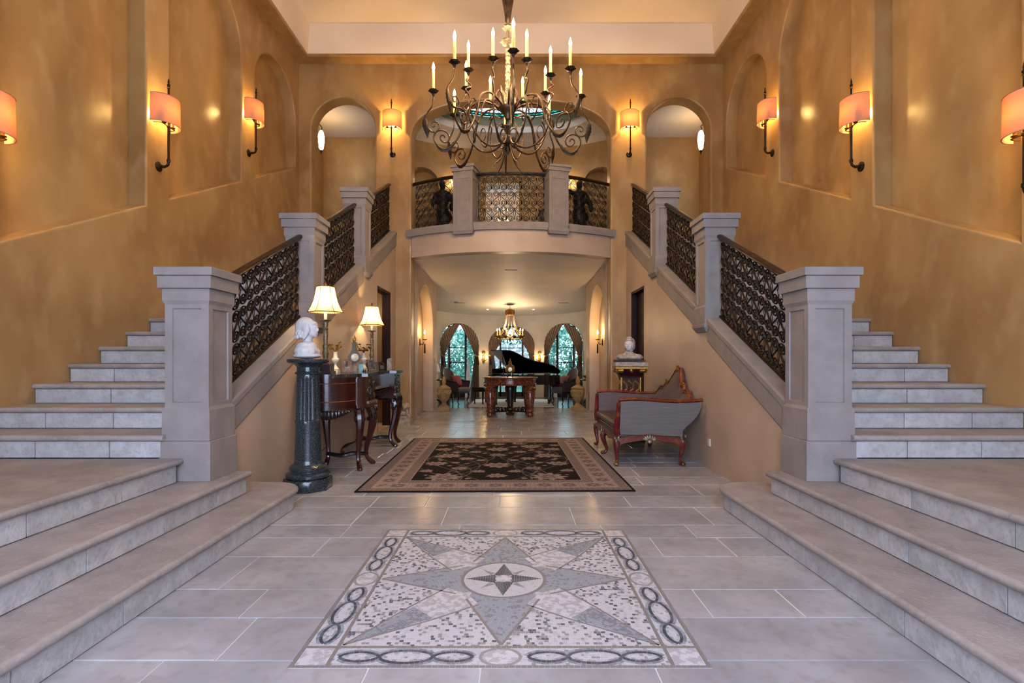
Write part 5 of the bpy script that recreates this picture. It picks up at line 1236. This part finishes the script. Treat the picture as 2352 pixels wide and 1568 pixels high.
for q_ in (-1, 1):
    mb = MB()
    for j in range(6):
        a = math.radians(20+13*j); L_ = .75-.06*j; mb.ball((q_*(.1+L_*.5*math.cos(a)), .1, 1.28+L_*.5*math.sin(a)-.12), (L_*.5, .02, .05), 8, 6, Matrix.Rotation(-q_*a, 3, 'Y'))
    mb.build('wing', mat('wing_brown', '#7a6a60', '#5c4e46', scale=12, rough=.7) if 'wing_brown' not in bpy.data.materials else bpy.data.materials['wing_brown'], o)
# ------------------------------------------------------------------ carpet
def rug():
    HX, HY = 1.32, 1.65; nx, ny = 264, 330
    X = np.linspace(-HX, HX, nx+1); Y = np.linspace(-HY, HY, ny+1); XX, YY = np.meshgrid(X, Y)
    C = lambda h: np.array(lin(h)[:3])
    dark, beige, tan, edge, mid = C('#1b1310'), C('#947f75'), C('#675a54'), C('#150f0f'), C('#7e6e66')
    img = np.zeros(XX.shape+(3,)); img[:] = dark
    d = np.minimum(HX-np.abs(XX), HY-np.abs(YY))
    # field motifs: palmettes mirrored left and right
    rs = random.Random(3)
    mot = [(0, -1.0, .14), (0, -.45, .21), (0, .2, .15), (0, .62, .2), (0, 1.05, .13), (.55, -1.05, .24), (.42, -.62, .12), (.72, -.35, .17), (.38, -.05, .13), (.62, .15, .2), (.3, .42, .11), (.74, .62, .15), (.46, .85, .19), (.28, 1.1, .11), (.78, -.75, .1), (.2, -.78, .1), (.2, -.15, .08), (.8, .95, .1), (.22, .82, .08), (.55, .4, .08), (.75, .1, .08), (.5, -.3, .07)]
    for _ in range(16): mot.append((rs.uniform(.05, .85), rs.uniform(-1.2, 1.2), rs.uniform(.025, .05)))
    for mx, my, r in mot:
        for sg in ((-1, 1) if mx else (1,)):
            dx, dy = XX-sg*mx, (YY-my)*1.15; rr = np.hypot(dx, dy); th = np.arctan2(dy, dx)
            lim = .84*r*(.82+.16*np.cos(9*th)+.07*np.cos(3*th+my*5)); m_ = rr < lim
            img[m_] = beige*.92
            if r > .09:
                m_ = rr < lim*.62; img[m_] = beige*.72; m_ = rr < lim*.42; img[m_] = tan*.9; m_ = rr < lim*.2; img[m_] = beige
    for k in range(-3, 4):   # vines
        v = np.abs(np.abs(XX)-(.45+.25*np.sin(YY*3.1+k*.9)+.08*k)); m_ = (v < .007) & (d > .45); img[m_] = tan
    inn = .44
    def band(a, b, col_): m_ = (d >= a) & (d < b); img[m_] = col_; return m_
    s_ = np.where(HX-np.abs(XX) < HY-np.abs(YY), YY, XX)      # distance along the border
    m_ = band(.33, .44, tan); chk = (np.sin(s_*2*PI/.06)*np.sin((d-.33)*2*PI/.055) > .2) & m_; img[chk] = beige*.85
    m_ = band(.13, .33, beige)
    ph = np.mod(s_+.12, .24)-.12; q_ = np.hypot(ph, (d-.23)*1.05); th = np.arctan2(d-.23, ph)
    lim = .075*(1+.18*np.cos(8*th)); img[m_ & (q_ < lim)] = mid*.82; img[m_ & (q_ < lim*.7)] = tan*.8; img[m_ & (q_ < lim*.35)] = beige*.9
    img[m_ & (np.abs(np.abs(ph)-.1) < .008)] = mid
    m_ = band(.02, .13, mid); chk = (np.sin(s_*2*PI/.05)*np.sin((d-.02)*2*PI/.055) > .1) & m_; img[chk] = tan*.85
    for a in (.125, .325, .435): m_ = (d > a) & (d < a+.012); img[m_] = beige*1.05
    band(0, .022, edge)
    rg = np.random.RandomState(2); img *= (1+.10*rg.randn(*XX.shape))[..., None]; img = np.clip(img, 0, 1)
    me = bpy.data.meshes.new('carpet'); vs = np.stack([XX, YY, np.full(XX.shape, .011)], -1).reshape(-1, 3)
    idx = np.arange((nx+1)*(ny+1)).reshape(ny+1, nx+1)
    f = np.stack([idx[:-1, :-1], idx[:-1, 1:], idx[1:, 1:], idx[1:, :-1]], -1).reshape(-1, 4)
    n0 = len(vs); sk = [(-HX, -HY, .001), (HX, -HY, .001), (HX, HY, .001), (-HX, HY, .001)]
    fs = f.tolist()+[[idx[0, 0], n0, n0+1, idx[0, nx]], [idx[0, nx], n0+1, n0+2, idx[ny, nx]], [idx[ny, nx], n0+2, n0+3, idx[ny, 0]], [idx[ny, 0], n0+3, n0, idx[0, 0]]]
    fs = [[int(i) for i in q_] for q_ in fs]
    me.from_pydata(vs.tolist()+sk, [], fs)
    at = me.color_attributes.new('weave', 'FLOAT_COLOR', 'POINT')
    cc = np.concatenate([img.reshape(-1, 3), np.tile(edge, (4, 1))]); at.data.foreach_set('color', np.concatenate([cc, np.ones((len(cc), 1))], 1).ravel())
    m = bpy.data.materials.new('carpet_pile'); m.use_nodes = True; N = m.node_tree.nodes; b = N['Principled BSDF']; b.inputs['Roughness'].default_value = .9; b.inputs['Specular IOR Level'].default_value = .1
    a = N.new('ShaderNodeAttribute'); a.attribute_name = 'weave'; m.node_tree.links.new(a.outputs['Color'], b.inputs['Base Color'])
    me.materials.append(m); o = put('carpet', me); o.location = (-.155, 6.56, 0); o.rotation_euler = (0, 0, math.radians(.9))
    return tag(o, 'dark brown floral carpet with beige borders in the middle of the hall', 'carpet')
rug()
# ------------------------------------------------------------------ stone mosaic let into the floor
mo = thing('floor_mosaic', 'square stone mosaic with compass star and chain border in the floor', 'mosaic', (MC[0], MC[1], 0))
COL = {'w': '#b9b5b5', 'l': '#aeaaac', 't': '#8d8682', 'd': '#55585f', 'k': '#3f434c', 'b': '#8c8f93', 'g': '#76787c', 'e': '#7c756e'}
MM = {k: mat('tessera_'+k, c, rough=.42, vary=.0) for k, c in COL.items()}; KEYS = list(COL)
SLAB = mat('mosaic_slab', '#c2bebf', '#a5a1a2', scale=26, rough=.35, lo=.46, hi=.54)
tiles = []       # (polygon, colour key, height)
def clip(poly, reg):
    """convex clip of poly by the CCW region"""
    n = len(reg)
    for i in range(n):
        a, b = reg[i], reg[(i+1) % n]; out = []
        side = lambda p: (b[0]-a[0])*(p[1]-a[1])-(b[1]-a[1])*(p[0]-a[0])
        for j in range(len(poly)):
            p, q_ = poly[j-1], poly[j]; sp, sq_ = side(p), side(q_)
            if sp >= 0: out.append(p)
            if (sp >= 0) != (sq_ >= 0): t = sp/(sp-sq_); out.append((p[0]+(q_[0]-p[0])*t, p[1]+(q_[1]-p[1])*t))
        poly = out
        if len(poly) < 3: return None
    return poly
def area2(p): return abs(sum(p[i-1][0]*p[i][1]-p[i][0]*p[i-1][1] for i in range(len(p))))/2
def fill(reg, colf, h, c=.0165, ang=0., gap=.0012, aspect=1.):
    if sum(reg[i-1][0]*reg[i][1]-reg[i][0]*reg[i-1][1] for i in range(len(reg))) < 0: reg = reg[::-1]
    ca_, sa_ = math.cos(ang), math.sin(ang); rot = lambda p: (p[0]*ca_-p[1]*sa_, p[0]*sa_+p[1]*ca_); inv = lambda p: (p[0]*ca_+p[1]*sa_, -p[0]*sa_+p[1]*ca_)
    L_ = [inv(p) for p in reg]; x0, x1 = min(p[0] for p in L_), max(p[0] for p in L_); y0, y1 = min(p[1] for p in L_), max(p[1] for p in L_)
    y = y0; r = 0
    while y < y1:
        x = x0-R.random()*c
        while x < x1:
            w_ = c*aspect*R.uniform(.8, 1.2)
            q_ = clip([rot(p) for p in ((x+gap/2, y+gap/2), (x+w_-gap/2, y+gap/2), (x+w_-gap/2, y+c-gap/2), (x+gap/2, y+c-gap/2))], reg)
            if q_ and area2(q_) > .03*c*c: tiles.append((q_, colf(q_), h))
            x += w_
        y += c; r += 1
def pick(ws): 
    ks = list(ws); return lambda p: R.choices(ks, [ws[k] for k in ks])[0]
def strip(pts, w_, col_, h, step=.02, gap=.0012):
    P = [V(p) for p in pts]; d = [0]
    for a, b in zip(P, P[1:]): d.append(d[-1]+(b-a).length)
    T = d[-1]; n = max(1, int(T/step))
    def at(s_):
        for i in range(len(P)-1):
            if s_ <= d[i+1] or i == len(P)-2:
                t = (s_-d[i])/max(1e-9, d[i+1]-d[i]); tn = (P[i+1]-P[i]).normalized(); return P[i].lerp(P[i+1], t), V((-tn.y, tn.x))
    for k in range(n):
        a, na = at(T*k/n+gap/2); b, nb = at(T*(k+1)/n-gap/2)
        tiles.append(([tuple(a-na*w_/2), tuple(b-nb*w_/2), tuple(b+nb*w_/2), tuple(a+na*w_/2)], col_ if isinstance(col_, str) else col_(None), h))
H, BW = MH, .155; F = H-BW
bgm = pick({'w': .50, 'l': .20, 't': .14, 'g': .05, 'd': .11})
fill([(-F, -F), (F, -F), (F, F), (-F, F)], bgm, .0006, .0185, .0)
slabs = []
def rotp(pts, k): 
    c, s_ = (1, 0, -1, 0)[k], (0, 1, 0, -1)[k]; return [(x*c-y*s_, x*s_+y*c) for x, y in pts]
for k in range(4):
    kite = rotp([(0, -.685), (.185, -.25), (.0, -.10), (-.185, -.25)], k)
    for hf in ([(0, -.685), (.185, -.25), (.16, -.15), (0, -.10)], [(0, -.685), (0, -.10), (-.16, -.15), (-.185, -.25)]):
        fill(rotp(hf, k), pick({'b': .8, 'g': .2}), .0010, .017, k*PI/2+(.35 if hf[1][0] > .1 else -.35))
    strip(rotp([(0, -.69), (.19, -.25)], k), .013, 'e', .0015); strip(rotp([(0, -.69), (-.19, -.25)], k), .013, 'e', .0016)
    slabs.append((rotp([(-.31, -.12), (-.19, -.19), (-.12, -.31), (-.33, -.455), (-.455, -.33)], k), .0012, 'marble_kite'))
    tip = [(-.44, -.35), (-.395, -.395), (-.35, -.44), (-.685, -.685)]
    fill(rotp([(-.45, -.335), (-.39, -.39), (-.69, -.69)], k), pick({'b': .7, 'g': .3}), .0011, .015, k*PI/2+PI/4+.2); fill(rotp([(-.39, -.39), (-.335, -.45), (-.69, -.69)], k), pick({'g': .6, 'b': .4}), .0011, .015, k*PI/2+PI/4-.2)
    for a, b in (((-.31, -.12), (-.46, -.325)), ((-.12, -.31), (-.325, -.46)), ((-.46, -.325), (-.69, -.69)), ((-.325, -.46), (-.69, -.69))): strip(rotp([a, b], k), .010, 'e', .0015)
# compass disc
def ringtiles(r0, r1, colf, h, tl=.02):
    n = max(6, int(2*PI*(r0+r1)/2/tl))
    for k in range(n):
        a0, a1 = 2*PI*k/n+.02/n, 2*PI*(k+1)/n-.06/n-.003; tiles.append(([(r*math.cos(a), r*math.sin(a)) for r, a in ((r0+.0006, a0), (r1-.0006, a0), (r1-.0006, a1), (r0+.0006, a1))], colf(None), h))
ringtiles(.225, .243, pick({'e': 1}), .0018)
r = .045
while r < .224: ringtiles(r, r+.0149, pick({'w': .85, 'l': .15}), .0017, .019); r += .01493
for k in range(4):
    fill(rotp([(0, -.215), (.055, -.05), (0, -.03)], k), pick({'k': 1}), .0024, .014, k*PI/2); fill(rotp([(0, -.215), (0, -.03), (-.055, -.05)], k), pick({'d': 1}), .0024, .014, k*PI/2)
    p = rotp([(-.125, -.125), (-.05, -.075), (-.075, -.05)], k); fill(p, pick({'g': .7, 't': .3}), .0022, .013, k*PI/2+PI/4)
slabs.append(([(.046*math.cos(2*PI*i/24), .046*math.sin(2*PI*i/24)) for i in range(24)], .0028, 'centre_stone'))
# border: frames, corner slabs, chain pattern
for k in range(4):
    strip(rotp([(-H, -H+.008), (H, -H+.008)], k), .016, 'e', .0013+.00012*k, .024); strip(rotp([(-H+.016, -F-.004), (H-.016, -F-.004)], k), .016, 'e', .00185+.00012*k, .024)
    slabs.append((rotp([(-H+.018, -H+.018), (-F-.014, -H+.018), (-F-.014, -F-.014), (-H+.018, -F-.014)], k), .0010, 'corner_slab'))
    fill(rotp([(-F+.002, -H+.017), (F-.002, -H+.017), (F-.002, -F-.013), (-F+.002, -F-.013)], k), pick({'w': .45, 'l': .45, 't': .1}), .0005, .0165, k*PI/2)
    mid_ = -(H+F)/2-.0
    ov = lambda rx, ry: [(rx*math.cos(2*PI*i/28), mid_+ry*math.sin(2*PI*i/28)) for i in range(29)]
    slabs.append((rotp(ov(.075, .054)[:-1], k), .0016, 'round_stone')); strip(rotp(ov(.085, .062), k), .014, 't', .0014, .022)
    for sg in (-1, 1):
        c0, c1 = .115, F-.025; Lg = c1-c0
        def wave(t, sgn, extra=0.):
            if t < .30: y_ = .034*max(0, math.sin(PI*t/.30))**.6
            elif t < .70: y_ = -.046*max(0, math.sin(PI*(t-.30)/.40))**.45
            else: y_ = .034*max(0, math.sin(PI*(t-.70)/.30))**.6
            return sgn*y_
        N_ = 60
        for sgn in (1, -1):
            ctr = [(sg*(c0+Lg*i/N_), mid_+wave(i/N_, sgn)) for i in range(N_+1)]
            def off(o_):
                out = []
                for i, p in enumerate(ctr):
                    a, b = V(ctr[max(0, i-1)]), V(ctr[min(N_, i+1)]); tn = (b-a).normalized(); s2 = 1 if (p[1]-mid_) >= 0 else -1
                    nn = V((-tn.y, tn.x)); nn = nn if nn.y > 0 else -nn
                    out.append((p[0]+nn.x*o_*s2, p[1]+nn.y*o_*s2))
                return out
            strip(rotp(off(.0145), k), .013, pick({'b': .6, 'g': .4}), .0011+.0001*sgn, .018); strip(rotp(off(-.0135), k), .012, pick({'l': .6, 'b': .4}), .0014+.0001*sgn, .018)
            strip(rotp(ctr, k), .0145, pick({'k': .6, 'd': .4}), .0020+.00015*sgn, .021)
base_ = MB().box(-H, H, -H, H, -.004, .0002).build('bedding', GROUT, mo, smooth=0)
for poly, h, nm in slabs:
    MB().prism(poly, 0, h).build(nm, SLAB, mo, smooth=0)
# the nearest 300 tesserae are parts of their own, the rest one piece
tiles.sort(key=lambda t: min(p[1] for p in t[0]))
def tmesh(ts):
    mb = MB()
    for poly, c, h in ts:
        n = len(poly); mb.add([(x, y, h) for x, y in poly]+[(x, y, -.0005) for x, y in poly], [list(range(n))]+[(i, n+i, n+(i+1) % n, (i+1) % n) for i in range(n)], KEYS.index(c))
    return mb
near_t, rest = tiles[:300], tiles[300:]
for t in near_t:
    mb = tmesh([t]); mb.m = [0]*len(mb.m); mb.build('tessera', MM[t[1]], mo, smooth=0, fixn=False)
rest_o = tmesh(rest).build('tesserae', [MM[k] for k in KEYS], mo, smooth=0, fixn=False); rest_o['kind'] = 'stuff'
